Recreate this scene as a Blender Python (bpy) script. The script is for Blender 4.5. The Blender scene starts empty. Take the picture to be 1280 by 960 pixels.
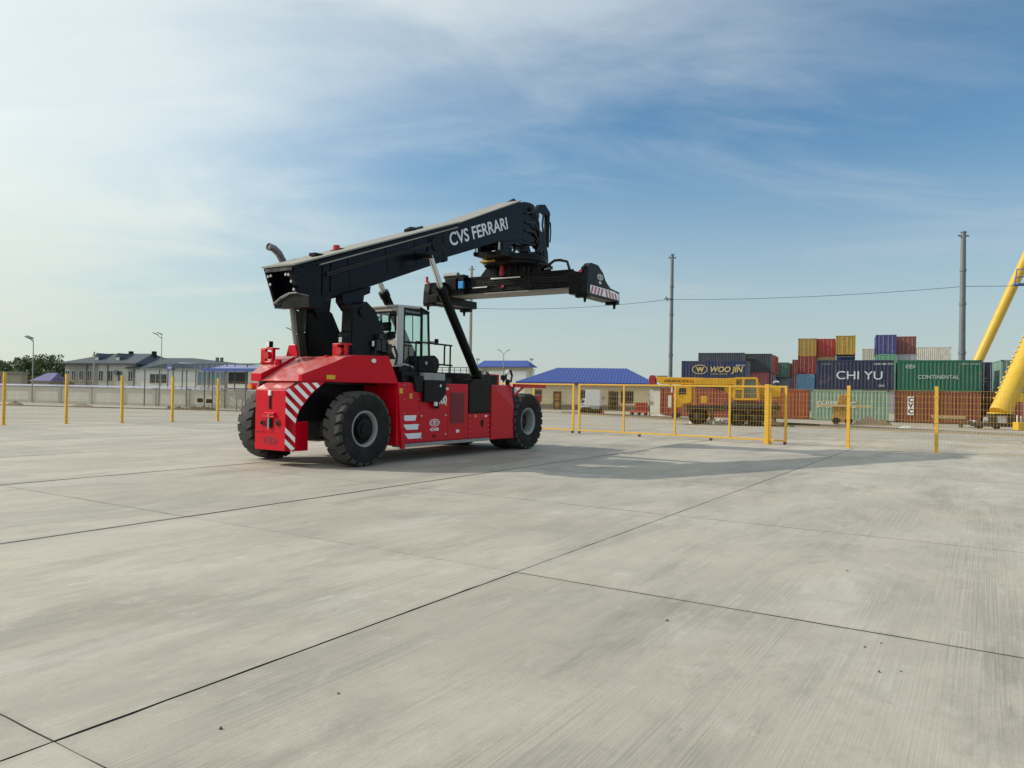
import bpy, bmesh, math, random
from mathutils import Vector, Matrix, Euler
random.seed(7)
sc = bpy.context.scene
COL = sc.collection
R = math.radians

# ------------------------------------------------------------------ camera
F_PX, PITCH, ROLL, HC = 942.1, 0.009403, 0.017998, 1.72
_cp, _sp, _cr, _sr = math.cos(PITCH), math.sin(PITCH), math.cos(ROLL), math.sin(ROLL)
W_ = Vector((0, _cp, _sp)); _u0 = Vector((0, -_sp, _cp)); _r0 = Vector((1, 0, 0))
R_ = _cr * _r0 + _sr * _u0; U_ = -_sr * _r0 + _cr * _u0
CAM = Vector((0, 0, HC))
cam_d = bpy.data.cameras.new('camera'); cam = bpy.data.objects.new('camera', cam_d); COL.objects.link(cam)
cam_d.sensor_width = 36.0; cam_d.lens = F_PX / 1280 * 36.0; cam_d.clip_start = 0.1; cam_d.clip_end = 6000
m = Matrix.Identity(4)
for i, v in enumerate((R_, U_, -W_)):
    for j in range(3): m[j][i] = v[j]
m[0][3], m[1][3], m[2][3] = CAM
cam.matrix_world = m
sc.camera = cam

# ------------------------------------------------------------------ light
SUN_EL, SUN_AZ = R(30.5), R(9.5)          # the sun stands left of the camera, a little ahead of it
to_sun = Vector((-math.cos(SUN_AZ) * math.cos(SUN_EL), math.sin(SUN_AZ) * math.cos(SUN_EL), math.sin(SUN_EL)))
sl = bpy.data.lights.new('sun', 'SUN'); sl.energy = 3.6; sl.angle = R(0.6); sl.color = (1.0, 0.93, 0.80)
so = bpy.data.objects.new('sun', sl); COL.objects.link(so)
so.rotation_euler = to_sun.to_track_quat('Z', 'Y').to_euler()
sc.view_settings.view_transform = 'Standard'; sc.view_settings.look = 'None'
sc.view_settings.gamma = 1.0; sc.view_settings.exposure = 0.0

world = bpy.data.worlds.new('World'); sc.world = world; world.use_nodes = True
nt = world.node_tree; N = nt.nodes; L = nt.links; N.clear()
def nd(t, **kw):
    n = N.new(t)
    for k, v in kw.items(): setattr(n, k, v)
    return n
out = nd('ShaderNodeOutputWorld'); bg = nd('ShaderNodeBackground'); bg.inputs['Strength'].default_value = 0.12
sky = nd('ShaderNodeTexSky', sky_type='NISHITA'); sky.sun_disc = False; sky.sun_elevation = SUN_EL
sky.sun_rotation = math.atan2(to_sun.x, to_sun.y); sky.air_density = 1.0; sky.dust_density = 0.7; sky.ozone_density = 1.6; sky.altitude = 100
tc = nd('ShaderNodeTexCoord'); sep = nd('ShaderNodeSeparateXYZ'); L.new(tc.outputs['Generated'], sep.inputs[0])
def mth(op, a=None, b=None, c=None, clamp=False):
    n = nd('ShaderNodeMath', operation=op); n.use_clamp = clamp
    for i, v in enumerate((a, b, c)):
        if v is None: continue
        if isinstance(v, (int, float)): n.inputs[i].default_value = v
        else: L.new(v, n.inputs[i])
    return n.outputs[0]
zc = mth('MAXIMUM', sep.outputs['Z'], 0.0)
zz = mth('ADD', zc, 0.16)
cx, cy = mth('DIVIDE', sep.outputs['X'], zz), mth('DIVIDE', sep.outputs['Y'], zz)
cmb = nd('ShaderNodeCombineXYZ'); L.new(cx, cmb.inputs[0]); L.new(cy, cmb.inputs[1])
def cloud(rot, scl, loc, detail, rough, dist, lo, hi):
    mp = nd('ShaderNodeMapping'); L.new(cmb.outputs[0], mp.inputs[0])
    mp.inputs['Rotation'].default_value = (0, 0, R(rot)); mp.inputs['Scale'].default_value = scl; mp.inputs['Location'].default_value = loc
    nz = nd('ShaderNodeTexNoise'); L.new(mp.outputs[0], nz.inputs['Vector'])
    nz.inputs['Scale'].default_value = 1.0; nz.inputs['Detail'].default_value = detail; nz.inputs['Roughness'].default_value = rough
    nz.inputs['Distortion'].default_value = dist
    mr = nd('ShaderNodeMapRange'); mr.interpolation_type = 'SMOOTHSTEP'; L.new(nz.outputs['Fac'], mr.inputs['Value'])
    mr.inputs['From Min'].default_value = lo; mr.inputs['From Max'].default_value = hi
    return mr.outputs[0]
c_big = cloud(20, (0.55, 0.85, 1), (3.1, 1.7, 0), 5, 0.55, 0.3, 0.36, 0.70)
c_str = cloud(28, (0.85, 1.35, 1), (0.4, 5.2, 0), 10, 0.56, 0.6, 0.36, 0.72)
c_fin = cloud(16, (1.3, 3.4, 1), (7.3, 2.2, 0), 8, 0.65, 0.6, 0.44, 0.78)
c_wsp = cloud(-6, (0.8, 1.9, 1), (1.3, 8.1, 0), 10, 0.60, 0.8, 0.46, 0.74)
def ramp(v, a, b_, c=0.0, d=1.0):
    r = nd('ShaderNodeMapRange'); r.interpolation_type = 'SMOOTHSTEP'; L.new(v, r.inputs['Value'])
    for k_, x_ in zip(('From Min', 'From Max', 'To Min', 'To Max'), (a, b_, c, d)): r.inputs[k_].default_value = x_
    return r.outputs[0]
# a bank of cirrostratus lies over the sun's side of the sky; its ragged edge crosses overhead
edge_ = mth('ADD', mth('ADD', cx, mth('MULTIPLY', cy, 1.1)), mth('ADD', mth('MULTIPLY', c_str, -0.75), mth('MULTIPLY', c_big, -0.5)))
bank = ramp(edge_, 2.42, 0.62)
side = ramp(mth('ADD', mth('MULTIPLY', sep.outputs['X'], -1.0), mth('MULTIPLY', sep.outputs['Y'], -0.12)), -0.55, 0.62)
cl = mth('MULTIPLY', bank, mth('ADD', mth('ADD', mth('MULTIPLY', c_str, 0.17), mth('MULTIPLY', c_fin, 0.07)), mth('ADD', mth('MULTIPLY', side, 0.32), 0.50)))
cl = mth('ADD', cl, mth('MULTIPLY', mth('MULTIPLY', c_wsp, 0.28), mth('SUBTRACT', 1.0, mth('MULTIPLY', bank, 0.8))))
cl = mth('ADD', cl, mth('MULTIPLY', c_fin, 0.04))
cl = mth('MINIMUM', cl, 0.92)
mix0 = nd('ShaderNodeMix', data_type='RGBA'); L.new(cl, mix0.inputs['Factor'])
ccol = nd('ShaderNodeMix', data_type='RGBA'); L.new(side, ccol.inputs['Factor'])
ccol.inputs['A'].default_value = (4.9, 5.6, 6.2, 1); ccol.inputs['B'].default_value = (7.6, 8.2, 7.8, 1)
tint = nd('ShaderNodeMix', data_type='RGBA', blend_type='MULTIPLY'); tint.inputs['Factor'].default_value = 1.0; tint.inputs['B'].default_value = (0.70, 1.0, 1.08, 1); L.new(sky.outputs[0], tint.inputs['A'])
L.new(tint.outputs['Result'], mix0.inputs['A']); L.new(ccol.outputs['Result'], mix0.inputs['B'])
# pale air near the horizon
hz = ramp(zc, 0.0, 0.34, 0.80, 0.0)
hcol = nd('ShaderNodeMix', data_type='RGBA'); L.new(side, hcol.inputs['Factor'])
hcol.inputs['A'].default_value = (4.25, 4.7, 4.65, 1); hcol.inputs['B'].default_value = (5.6, 5.95, 5.15, 1)
mix = nd('ShaderNodeMix', data_type='RGBA'); L.new(hz, mix.inputs['Factor']); L.new(mix0.outputs['Result'], mix.inputs['A']); L.new(hcol.outputs['Result'], mix.inputs['B'])
L.new(mix.outputs['Result'], bg.inputs['Color']); L.new(bg.outputs[0], out.inputs[0])

# ------------------------------------------------------------------ measuring helpers (photograph pixel -> place in the world)
TH = R(57.8)
MX = Vector((math.cos(TH), math.sin(TH), 0)); MY = Vector((-math.sin(TH), math.cos(TH), 0))
def ray(x, y): return (x - 640) * R_ + (480 - y) * U_ + F_PX * W_
def at_depth(x, y, Y): d = ray(x, y); return CAM + d * (Y / d.y)
def at_z(x, y, z): d = ray(x, y); return CAM + d * ((z - HC) / d.z)
def gz(x, y):                                  # the yard falls off a little beyond the fence
    t = min(1, max(0, (y - 34.0) / 20.0)); return -0.30 * t * t * (3 - 2 * t)
def on_ground(x, y):
    z = 0.0
    for _ in range(30):
        p = at_z(x, y, z); z = 0.5 * z + 0.5 * gz(p.x, p.y)
    return at_z(x, y, z)
def gp(x, Y):                                   # ground point at depth Y under image column x
    p = at_depth(x, 480, Y); return Vector((p.x, p.y, gz(p.x, p.y)))
MO = Vector((-3.181, 16.566, 0)) + 1.65 * MY    # machine origin: ground under its rear axle
def to_m(p): q = p - MO; return Vector((q.dot(MX), q.dot(MY), p.z))
def mY(x, y, yy):
    d = ray(x, y); t = ((MO - CAM).dot(MY) + yy) / d.dot(MY); return to_m(CAM + d * t)
def mX(x, y, xx):
    d = ray(x, y); t = ((MO - CAM).dot(MX) + xx) / d.dot(MX); return to_m(CAM + d * t)

# ------------------------------------------------------------------ materials
MATS = {}
def mat(name, col, rough=0.5, metal=0.0, var=0.12, vscale=6.0, bump=0.0, bscale=40.0, dirt=None, dirt_amt=0.0, use_obj=False, coat=0.0, spec=0.5, stretch=(1, 1, 1)):
    if name in MATS: return MATS[name]
    mt = bpy.data.materials.new(name); mt.use_nodes = True
    t = mt.node_tree; n = t.nodes; l = t.links
    p = n['Principled BSDF']; p.inputs['Metallic'].default_value = metal; p.inputs['Specular IOR Level'].default_value = spec
    p.inputs['Coat Weight'].default_value = coat; p.inputs['Coat Roughness'].default_value = 0.08
    tcn = n.new('ShaderNodeTexCoord'); mp = n.new('ShaderNodeMapping'); l.new(tcn.outputs['Object'], mp.inputs[0]); mp.inputs['Scale'].default_value = stretch
    nz = n.new('ShaderNodeTexNoise'); l.new(mp.outputs[0], nz.inputs['Vector']); nz.inputs['Scale'].default_value = vscale; nz.inputs['Detail'].default_value = 6; nz.inputs['Roughness'].default_value = 0.6
    hv = n.new('ShaderNodeHueSaturation'); 
    mr = n.new('ShaderNodeMapRange'); l.new(nz.outputs['Fac'], mr.inputs['Value']); mr.inputs['From Min'].default_value = 0.25; mr.inputs['From Max'].default_value = 0.75
    mr.inputs['To Min'].default_value = 1 - var; mr.inputs['To Max'].default_value = 1 + var
    l.new(mr.outputs[0], hv.inputs['Value'])
    if use_obj:
        oi = n.new('ShaderNodeObjectInfo'); l.new(oi.outputs['Color'], hv.inputs['Color'])
    else: hv.inputs['Color'].default_value = (*col, 1)
    last = hv.outputs[0]
    if dirt:
        nz2 = n.new('ShaderNodeTexNoise'); l.new(tcn.outputs['Object'], nz2.inputs['Vector']); nz2.inputs['Scale'].default_value = vscale * 0.45; nz2.inputs['Detail'].default_value = 9; nz2.inputs['Roughness'].default_value = 0.7
        mr2 = n.new('ShaderNodeMapRange'); l.new(nz2.outputs['Fac'], mr2.inputs['Value']); mr2.inputs['From Min'].default_value = 0.42; mr2.inputs['From Max'].default_value = 0.72
        mr2.inputs['To Max'].default_value = dirt_amt
        mx = n.new('ShaderNodeMix'); mx.data_type = 'RGBA'; l.new(mr2.outputs[0], mx.inputs['Factor']); l.new(last, mx.inputs['A']); mx.inputs['B'].default_value = (*dirt, 1)
        last = mx.outputs['Result']
    l.new(last, p.inputs['Base Color'])
    mr3 = n.new('ShaderNodeMapRange'); l.new(nz.outputs['Fac'], mr3.inputs['Value']); mr3.inputs['From Min'].default_value = 0.3; mr3.inputs['From Max'].default_value = 0.7
    mr3.inputs['To Min'].default_value = max(0.02, rough - 0.07); mr3.inputs['To Max'].default_value = min(1, rough + 0.09)
    l.new(mr3.outputs[0], p.inputs['Roughness'])
    if bump > 0:
        nb = n.new('ShaderNodeTexNoise'); l.new(mp.outputs[0], nb.inputs['Vector']); nb.inputs['Scale'].default_value = bscale; nb.inputs['Detail'].default_value = 5
        b = n.new('ShaderNodeBump'); b.inputs['Strength'].default_value = bump; b.inputs['Distance'].default_value = 0.02
        l.new(nb.outputs['Fac'], b.inputs['Height']); l.new(b.outputs[0], p.inputs['Normal'])
    MATS[name] = mt; return mt
DUST = (0.30, 0.27, 0.22)
def add_sheen_dust(mt, col, amt):
    t = mt.node_tree; n = t.nodes; l = t.links; p = n['Principled BSDF']; src = p.inputs['Base Color'].links[0].from_socket
    g = n.new('ShaderNodeNewGeometry'); s = n.new('ShaderNodeSeparateXYZ'); l.new(g.outputs['Normal'], s.inputs[0])
    r = n.new('ShaderNodeMapRange'); r.interpolation_type = 'SMOOTHSTEP'; l.new(s.outputs['Z'], r.inputs['Value']); r.inputs['From Min'].default_value = .45; r.inputs['From Max'].default_value = .95; r.inputs['To Max'].default_value = amt
    nz = n.new('ShaderNodeTexNoise'); nz.inputs['Scale'].default_value = 5; nz.inputs['Detail'].default_value = 7; tc_ = n.new('ShaderNodeTexCoord'); l.new(tc_.outputs['Object'], nz.inputs['Vector'])
    m_ = n.new('ShaderNodeMath'); m_.operation = 'MULTIPLY'; l.new(r.outputs[0], m_.inputs[0]); q = n.new('ShaderNodeMapRange'); l.new(nz.outputs['Fac'], q.inputs['Value']); q.inputs['From Min'].default_value = .3; q.inputs['From Max'].default_value = .65; q.inputs['To Min'].default_value = .45; l.new(q.outputs[0], m_.inputs[1])
    x = n.new('ShaderNodeMix'); x.data_type = 'RGBA'; l.new(m_.outputs[0], x.inputs['Factor']); l.new(src, x.inputs['A']); x.inputs['B'].default_value = (*col, 1); l.new(x.outputs['Result'], p.inputs['Base Color'])
RED = mat('red_paint', (0.55, 0.0012, 0.015), 0.30, var=0.04, vscale=1.2, coat=0.05, spec=0.22)
NAVY = mat('black_navy_paint', (0.0055, 0.0075, 0.0135), 0.24, var=0.2, vscale=3, dirt=(0.010, 0.011, 0.014), dirt_amt=0.5, spec=0.12)
add_sheen_dust(RED, (.50, .36, .33), .52)  # sky sheen painted pale pink on up-facing red, along with some dust
DUSTY_LIT = mat('dusty_top_lit_lip', (0.30, 0.285, 0.245), 0.55, var=0.10, vscale=2, dirt=(0.26, 0.25, 0.22), dirt_amt=0.4)
BLACK = mat('black_paint', (0.0065, 0.007, 0.008), 0.36, var=0.25, vscale=5, dirt=(0.018, 0.017, 0.016), dirt_amt=0.4, spec=0.14)
RUBBER = mat('tyre_rubber', (0.012, 0.012, 0.012), 0.75, var=0.3, vscale=9, dirt=(0.055, 0.052, 0.046), dirt_amt=0.4, bump=0.3, spec=0.25)
TREAD = mat('dusty_tread_rubber', (0.050, 0.049, 0.046), 0.8, var=0.3, vscale=9, dirt=(0.11, 0.105, 0.095), dirt_amt=0.5, bump=0.3, spec=0.25)
HOSE = mat('black_hose', (0.012, 0.012, 0.012), 0.5)
RIM = mat('grey_rim_paint', (0.29, 0.305, 0.305), 0.4, var=0.12, dirt=(0.1, 0.09, 0.08), dirt_amt=0.4)
STEEL = mat('bare_steel', (0.42, 0.42, 0.41), 0.32, 0.8, var=0.15)
CHROME = mat('chrome_rod', (0.62, 0.63, 0.62), 0.22, 0.9, var=0.08)
CREAM = mat('cream_cab_paint', (0.55, 0.53, 0.47), 0.35, var=0.06, dirt=DUST, dirt_amt=0.2)
CABGREY = mat('grey_cab_pillar', (0.46, 0.47, 0.46), 0.35, var=0.06)
WHITE = mat('white_print', (0.78, 0.79, 0.80), 0.4, var=0.05)
REFL = mat('reflective_white', (0.80, 0.83, 0.85), 0.35, var=0.08)
YSTICK = mat('yellow_sticker', (0.65, 0.42, 0.02), 0.4)
REDLAMP = mat('red_lens', (0.45, 0.02, 0.02), 0.2)
ORANGE = mat('orange_lens', (0.75, 0.22, 0.03), 0.25)
BLUEBOX = mat('blue_plastic', (0.02, 0.24, 0.62), 0.4)
SEATM = mat('brown_seat_trim', (0.10, 0.05, 0.02), 0.7)
DARKRED = mat('dark_red_grille', (0.20, 0.008, 0.016), 0.5)
YEL = mat('yellow_fence_paint', (0.74, 0.42, 0.035), 0.45, var=0.08, vscale=4, dirt=(0.4, 0.28, 0.1), dirt_amt=0.25)
YCR = mat('yellow_crane_paint', (0.70, 0.36, 0.012), 0.45, var=0.12, vscale=3, dirt=(0.2, 0.12, 0.04), dirt_amt=0.45)
YGAN = mat('yellow_gantry_paint', (0.62, 0.39, 0.035), 0.35, var=0.07, vscale=2, dirt=(0.5, 0.36, 0.08), dirt_amt=0.25)
CONT = mat('container_paint', (1, 1, 1), 0.5, var=0.16, vscale=1.2, use_obj=True, dirt=(0.17, 0.10, 0.065), dirt_amt=0.15)
def streaks(mt):
    t = mt.node_tree; n = t.nodes; l = t.links; p = n['Principled BSDF']; src = p.inputs['Base Color'].links[0].from_socket
    oi = n.new('ShaderNodeObjectInfo'); tc_ = n.new('ShaderNodeTexCoord'); vm = n.new('ShaderNodeVectorMath'); vm.operation = 'MULTIPLY_ADD'
    cb = n.new('ShaderNodeCombineXYZ')
    for k_ in range(3): l.new(oi.outputs['Random'], cb.inputs[k_])
    l.new(cb.outputs[0], vm.inputs[0]); vm.inputs[1].default_value = (90, 70, 50); l.new(tc_.outputs['Object'], vm.inputs[2])
    for scale, lo, hi, amt, col in (((3.5, 3.5, .35), .52, .72, .55, (.10, .075, .055)), ((.8, .8, 1.1), .54, .70, .50, (.20, .13, .09)), ((9, 9, 1.2), .60, .75, .45, (.34, .30, .26))):
        mp = n.new('ShaderNodeMapping'); l.new(vm.outputs[0], mp.inputs[0]); mp.inputs['Scale'].default_value = scale
        nz = n.new('ShaderNodeTexNoise'); l.new(mp.outputs[0], nz.inputs['Vector']); nz.inputs['Scale'].default_value = 1; nz.inputs['Detail'].default_value = 8; nz.inputs['Roughness'].default_value = .7
        r = n.new('ShaderNodeMapRange'); r.interpolation_type = 'SMOOTHSTEP'; l.new(nz.outputs['Fac'], r.inputs['Value']); r.inputs['From Min'].default_value = lo; r.inputs['From Max'].default_value = hi; r.inputs['To Max'].default_value = amt
        x = n.new('ShaderNodeMix'); x.data_type = 'RGBA'; l.new(r.outputs[0], x.inputs['Factor']); l.new(src, x.inputs['A']); x.inputs['B'].default_value = (*col, 1); src = x.outputs['Result']
    l.new(src, p.inputs['Base Color'])
streaks(CONT)
CONTD = mat('container_dark_steel', (0.05, 0.045, 0.04), 0.6, var=0.3, dirt=(0.12, 0.06, 0.03), dirt_amt=0.5)
RODM = mat('galvanised_rod', (0.42, 0.42, 0.40), 0.45, 0.4)
WALLC = mat('pale_render', (0.56, 0.545, 0.49), 0.85, var=0.10, vscale=0.7, dirt=(0.33, 0.30, 0.25), dirt_amt=0.45, bump=0.2)
WALLP = mat('wall_pier_render', (0.43, 0.42, 0.38), 0.85, var=0.1, vscale=1.2, dirt=(0.30, 0.28, 0.24), dirt_amt=0.4)
COPE = mat('lilac_metal_coping', (0.36, 0.37, 0.50), 0.35, var=0.1, vscale=0.6)
BEIGE = mat('beige_plaster', (0.70, 0.60, 0.42), 0.85, var=0.07, vscale=0.8, dirt=(0.40, 0.34, 0.25), dirt_amt=0.35)
PLINTH = mat('grey_plinth', (0.22, 0.20, 0.16), 0.9, var=0.2)
BROOF = mat('blue_metal_roof', (0.038, 0.075, 0.30), 0.5, var=0.07, vscale=0.8)
LROOF = mat('faded_blue_roof', (0.24, 0.26, 0.44), 0.5, var=0.1, vscale=0.7)
SLATE = mat('slate_blue_roof', (0.060, 0.078, 0.095), 0.6, var=0.18, vscale=0.9, dirt=(0.08, 0.09, 0.10), dirt_amt=0.4, spec=0.3)
HOUSEW = mat('grey_white_render', (0.50, 0.50, 0.46), 0.85, var=0.1, vscale=0.5, dirt=(0.34, 0.32, 0.27), dirt_amt=0.5)
HOUSES = mat('stone_grey_render', (0.30, 0.29, 0.25), 0.9, var=0.15, vscale=0.7, dirt=(0.2, 0.18, 0.14), dirt_amt=0.5)
SIDING = mat('white_siding', (0.60, 0.61, 0.58), 0.6, var=0.07, vscale=0.6)
WINGL = mat('dark_window_glass', (0.03, 0.04, 0.05), 0.12, var=0.2)
FRAMEW = mat('white_window_frame', (0.62, 0.62, 0.60), 0.5)
BROWNW = mat('brown_timber', (0.10, 0.055, 0.03), 0.6, var=0.25)
POSTG = mat('grey_steel_post', (0.13, 0.14, 0.145), 0.5, 0.3, var=0.2)
LAMPG = mat('galvanised_lamp_post', (0.30, 0.31, 0.31), 0.5, 0.5, var=0.1)
MASTG = mat('weathered_grey_mast', (0.16, 0.18, 0.19), 0.6, 0.2, var=0.2, vscale=1.5)
MASTC = mat('pale_concrete_pole', (0.33, 0.31, 0.26), 0.85, var=0.12, vscale=1.5)
DIRT = mat('brown_earth', (0.20, 0.15, 0.10), 0.95, var=0.35, vscale=5, bump=0.8, bscale=12)
PALEROCK = mat('pale_rubble', (0.52, 0.50, 0.45), 0.9, var=0.2, vscale=6, bump=0.6, bscale=14)
TIMB = mat('sun_bleached_timber', (0.42, 0.33, 0.18), 0.8, var=0.25, vscale=6)
TRWHITE = mat('white_lorry_paint', (0.72, 0.73, 0.72), 0.35, var=0.05)
REDCART = mat('faded_red_cart', (0.42, 0.06, 0.05), 0.6, var=0.2)
CHASSIS = mat('dirty_chassis', (0.035, 0.033, 0.028), 0.75, var=0.3, dirt=(0.12, 0.10, 0.07), dirt_amt=0.6)
BARK = mat('bark', (0.09, 0.065, 0.045), 0.9, var=0.3)
RAILM = mat('dark_rail_steel', (0.10, 0.085, 0.07), 0.65, 0.3, var=0.3)
PEBBLE = mat('dark_pebble', (0.10, 0.09, 0.08), 0.9, var=0.4)
LED = mat('work_lamp_lens', (0.75, 0.76, 0.76), 0.15)

def glass(name, tint, fac):
    mt = bpy.data.materials.new(name); mt.use_nodes = True; t = mt.node_tree; n = t.nodes; l = t.links; n.clear()
    o = n.new('ShaderNodeOutputMaterial'); a = n.new('ShaderNodeBsdfTransparent'); g = n.new('ShaderNodeBsdfGlossy'); mx = n.new('ShaderNodeMixShader')
    a.inputs[0].default_value = (*tint, 1); g.inputs['Roughness'].default_value = 0.03
    lw = n.new('ShaderNodeLayerWeight'); lw.inputs[0].default_value = 0.35
    pw = n.new('ShaderNodeMath'); pw.operation = 'POWER'; l.new(lw.outputs['Facing'], pw.inputs[0]); pw.inputs[1].default_value = 2.5
    ad = n.new('ShaderNodeMath'); ad.operation = 'ADD'; l.new(pw.outputs[0], ad.inputs[0]); ad.inputs[1].default_value = fac; ad.use_clamp = True
    l.new(ad.outputs[0], mx.inputs[0]); l.new(a.outputs[0], mx.inputs[1]); l.new(g.outputs[0], mx.inputs[2]); l.new(mx.outputs[0], o.inputs[0])
    return mt
GLASS = glass('green_cab_glass', (0.90, 0.97, 0.945), 0.05)

def leaf_mat(name, c1, c2):
    mt = bpy.data.materials.new(name); mt.use_nodes = True; t = mt.node_tree; n = t.nodes; l = t.links
    p = n['Principled BSDF']; p.inputs['Roughness'].default_value = 0.6
    g = n.new('ShaderNodeNewGeometry'); cr = n.new('ShaderNodeValToRGB'); l.new(g.outputs['Random Per Island'], cr.inputs[0])
    cr.color_ramp.elements[0].color = (*c1, 1); cr.color_ramp.elements[1].color = (*c2, 1)
    l.new(cr.outputs[0], p.inputs['Base Color']); p.inputs['Transmission Weight'].default_value = 0.0
    return mt
LEAF = leaf_mat('dark_green_leaves', (0.055, 0.085, 0.030), (0.12, 0.16, 0.06))
LEAF2 = leaf_mat('mid_green_leaves', (0.065, 0.10, 0.034), (0.13, 0.18, 0.065))

def concrete(name, slab):
    mt = bpy.data.materials.new(name); mt.use_nodes = True; t = mt.node_tree; n = t.nodes; l = t.links
    p = n['Principled BSDF']; p.inputs['Specular IOR Level'].default_value = 0.35
    geo = n.new('ShaderNodeNewGeometry')
    def mapped(rot, scale, off=(0, 0, 0)):
        r = n.new('ShaderNodeMapping'); l.new(geo.outputs['Position'], r.inputs[0]); r.inputs['Rotation'].default_value = (0, 0, rot)
        s = n.new('ShaderNodeMapping'); l.new(r.outputs[0], s.inputs[0]); s.inputs['Scale'].default_value = scale; s.inputs['Location'].default_value = off
        return s.outputs[0]
    def noise(v, sc_, det=6, rg=0.6, dist=0.0):
        z = n.new('ShaderNodeTexNoise'); l.new(v, z.inputs['Vector']); z.inputs['Scale'].default_value = sc_; z.inputs['Detail'].default_value = det; z.inputs['Roughness'].default_value = rg; z.inputs['Distortion'].default_value = dist
        return z.outputs['Fac']
    def rng(v, a, b, c, d, smooth=True):
        r = n.new('ShaderNodeMapRange'); l.new(v, r.inputs['Value'])
        if smooth: r.interpolation_type = 'SMOOTHSTEP'
        for k, x in zip(('From Min', 'From Max', 'To Min', 'To Max'), (a, b, c, d)): r.inputs[k].default_value = x
        return r.outputs[0]
    def mixc(f, a, b):
        x = n.new('ShaderNodeMix'); x.data_type = 'RGBA'
        l.new(f, x.inputs['Factor'])
        for k, v in (('A', a), ('B', b)):
            if isinstance(v, tuple): x.inputs[k].default_value = (*v, 1)
            else: l.new(v, x.inputs[k])
        return x.outputs['Result']
    def mul(a, b):
        x = n.new('ShaderNodeMath'); x.operation = 'MULTIPLY'; l.new(a, x.inputs[0])
        if isinstance(b, (int, float)): x.inputs[1].default_value = b
        else: l.new(b, x.inputs[1])
        return x.outputs[0]
    iso = mapped(-TH, (1, 1, 1))
    streak = mapped(-TH, (0.50, 1.15, 1), (3, 1, 0))          # broom and trowel streaks run along the pour
    broom = mapped(-TH, (0.45, 95, 1))
    wide = mapped(-TH, (0.17, 0.62, 1), (9, 4, 0))
    base = mixc(rng(noise(iso, 0.33, 5), 0.3, 0.7, 0, 1), (0.418, 0.380, 0.318), (0.515, 0.470, 0.393))
    base = mixc(rng(noise(mapped(-TH, (0.5, 1, 1), (5, 2, 0)), 0.8, 8, 0.7, 0.6), 0.52, 0.70, 0, 0.60), base, (0.575, 0.535, 0.475))   # pale laitance
    base = mixc(rng(noise(iso, 0.42, 7, 0.62, 0.5), 0.51, 0.69, 0, 0.52), base, (0.52, 0.445, 0.345))       # sandy dust
    br_n = rng(noise(broom, 1.0, 6, 0.70), 0.42, 0.58, 0, 1)
    patch = rng(noise(streak, 0.8, 12, 0.74, 0.5), 0.48, 0.64, 0, 1)
    base = mixc(mul(patch, 0.46), base, (0.295, 0.270, 0.232))                                             # grey trowel streaks
    grooves = mul(br_n, rng(noise(wide, 1.6, 7, 0.7, 0.5), 0.42, 0.62, 0.12, 0.55))
    base = mixc(grooves, base, (0.245, 0.230, 0.20))                                                       # dirt in the broom grooves
    base = mixc(mul(rng(noise(wide, 1.0, 12, 0.74, 0.4), 0.51, 0.64, 0, 0.62), rng(noise(mapped(-TH, (1.5, 55, 1)), 1.0, 6, .7), .36, .58, .35, 1.0)), base, (0.245, 0.222, 0.186))     # darker damp-looking bands
    base = mixc(rng(noise(iso, 2.6, 12, 0.78, 0.3), 0.50, 0.66, 0, 0.42), base, (0.345, 0.313, 0.264))          # mottling
    base = mixc(rng(noise(mapped(-TH, (0.8, 1.2, 1), (7, 7, 3)), 3.4, 12, 0.78, 0.3), 0.54, 0.68, 0, 0.45), base, (0.58, 0.54, 0.48))
    base = mixc(rng(noise(iso, 26, 8, 0.8), 0.56, 0.72, 0, 0.34), base, (0.25, 0.235, 0.20))               # pitting
    base = mixc(rng(noise(mapped(-TH, (60, 110, 1)), 1.0, 5, 0.8), 0.45, 0.75, 0, 0.30), base, (0.26, 0.245, 0.21))      # grit
    base = mixc(rng(noise(iso, 5, 10, 0.8), 0.60, 0.75, 0, 0.40), base, (0.30, 0.285, 0.245))              # scuffs
    if slab:
        oi = n.new('ShaderNodeObjectInfo')
        hs = n.new('ShaderNodeHueSaturation'); l.new(base, hs.inputs['Color']); l.new(rng(oi.outputs['Random'], 0, 1, 0.93, 1.06, False), hs.inputs['Value'])
        base = hs.outputs[0]
        # dirt caught along the slab edges
        tco = n.new('ShaderNodeTexCoord'); sxyz = n.new('ShaderNodeSeparateXYZ'); l.new(tco.outputs['Object'], sxyz.inputs[0])
        def m2(op, a, b_):
            x = n.new('ShaderNodeMath'); x.operation = op
            for k_, v_ in enumerate((a, b_)):
                if isinstance(v_, (int, float)): x.inputs[k_].default_value = v_
                else: l.new(v_, x.inputs[k_])
            return x.outputs[0]
        dx_ = m2('MINIMUM', sxyz.outputs['X'], m2('SUBTRACT', 4.19, sxyz.outputs['X'])); dy_ = m2('MINIMUM', sxyz.outputs['Y'], m2('SUBTRACT', 5.07, sxyz.outputs['Y']))
        ed_ = m2('ADD', m2('MINIMUM', dx_, dy_), m2('MULTIPLY', m2('SUBTRACT', noise(iso, 3.0, 8, 0.75), 0.5), 0.34))
        base = mixc(rng(ed_, 0.0, 0.06, 0.22, 0.0), base, (0.26, 0.235, 0.195))
    else:
        # pour strips on the far yard
        sx = n.new('ShaderNodeSeparateXYZ'); l.new(mapped(R(4), (1, 1, 1)), sx.inputs[0])
        cb = n.new('ShaderNodeCombineXYZ'); l.new(mul(sx.outputs['Y'], 0.32), cb.inputs[0])
        base = mixc(rng(noise(cb.outputs[0], 1.6, 4, 0.8), 0.42, 0.58, 0, 0.62), base, (0.27, 0.26, 0.225))
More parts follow.
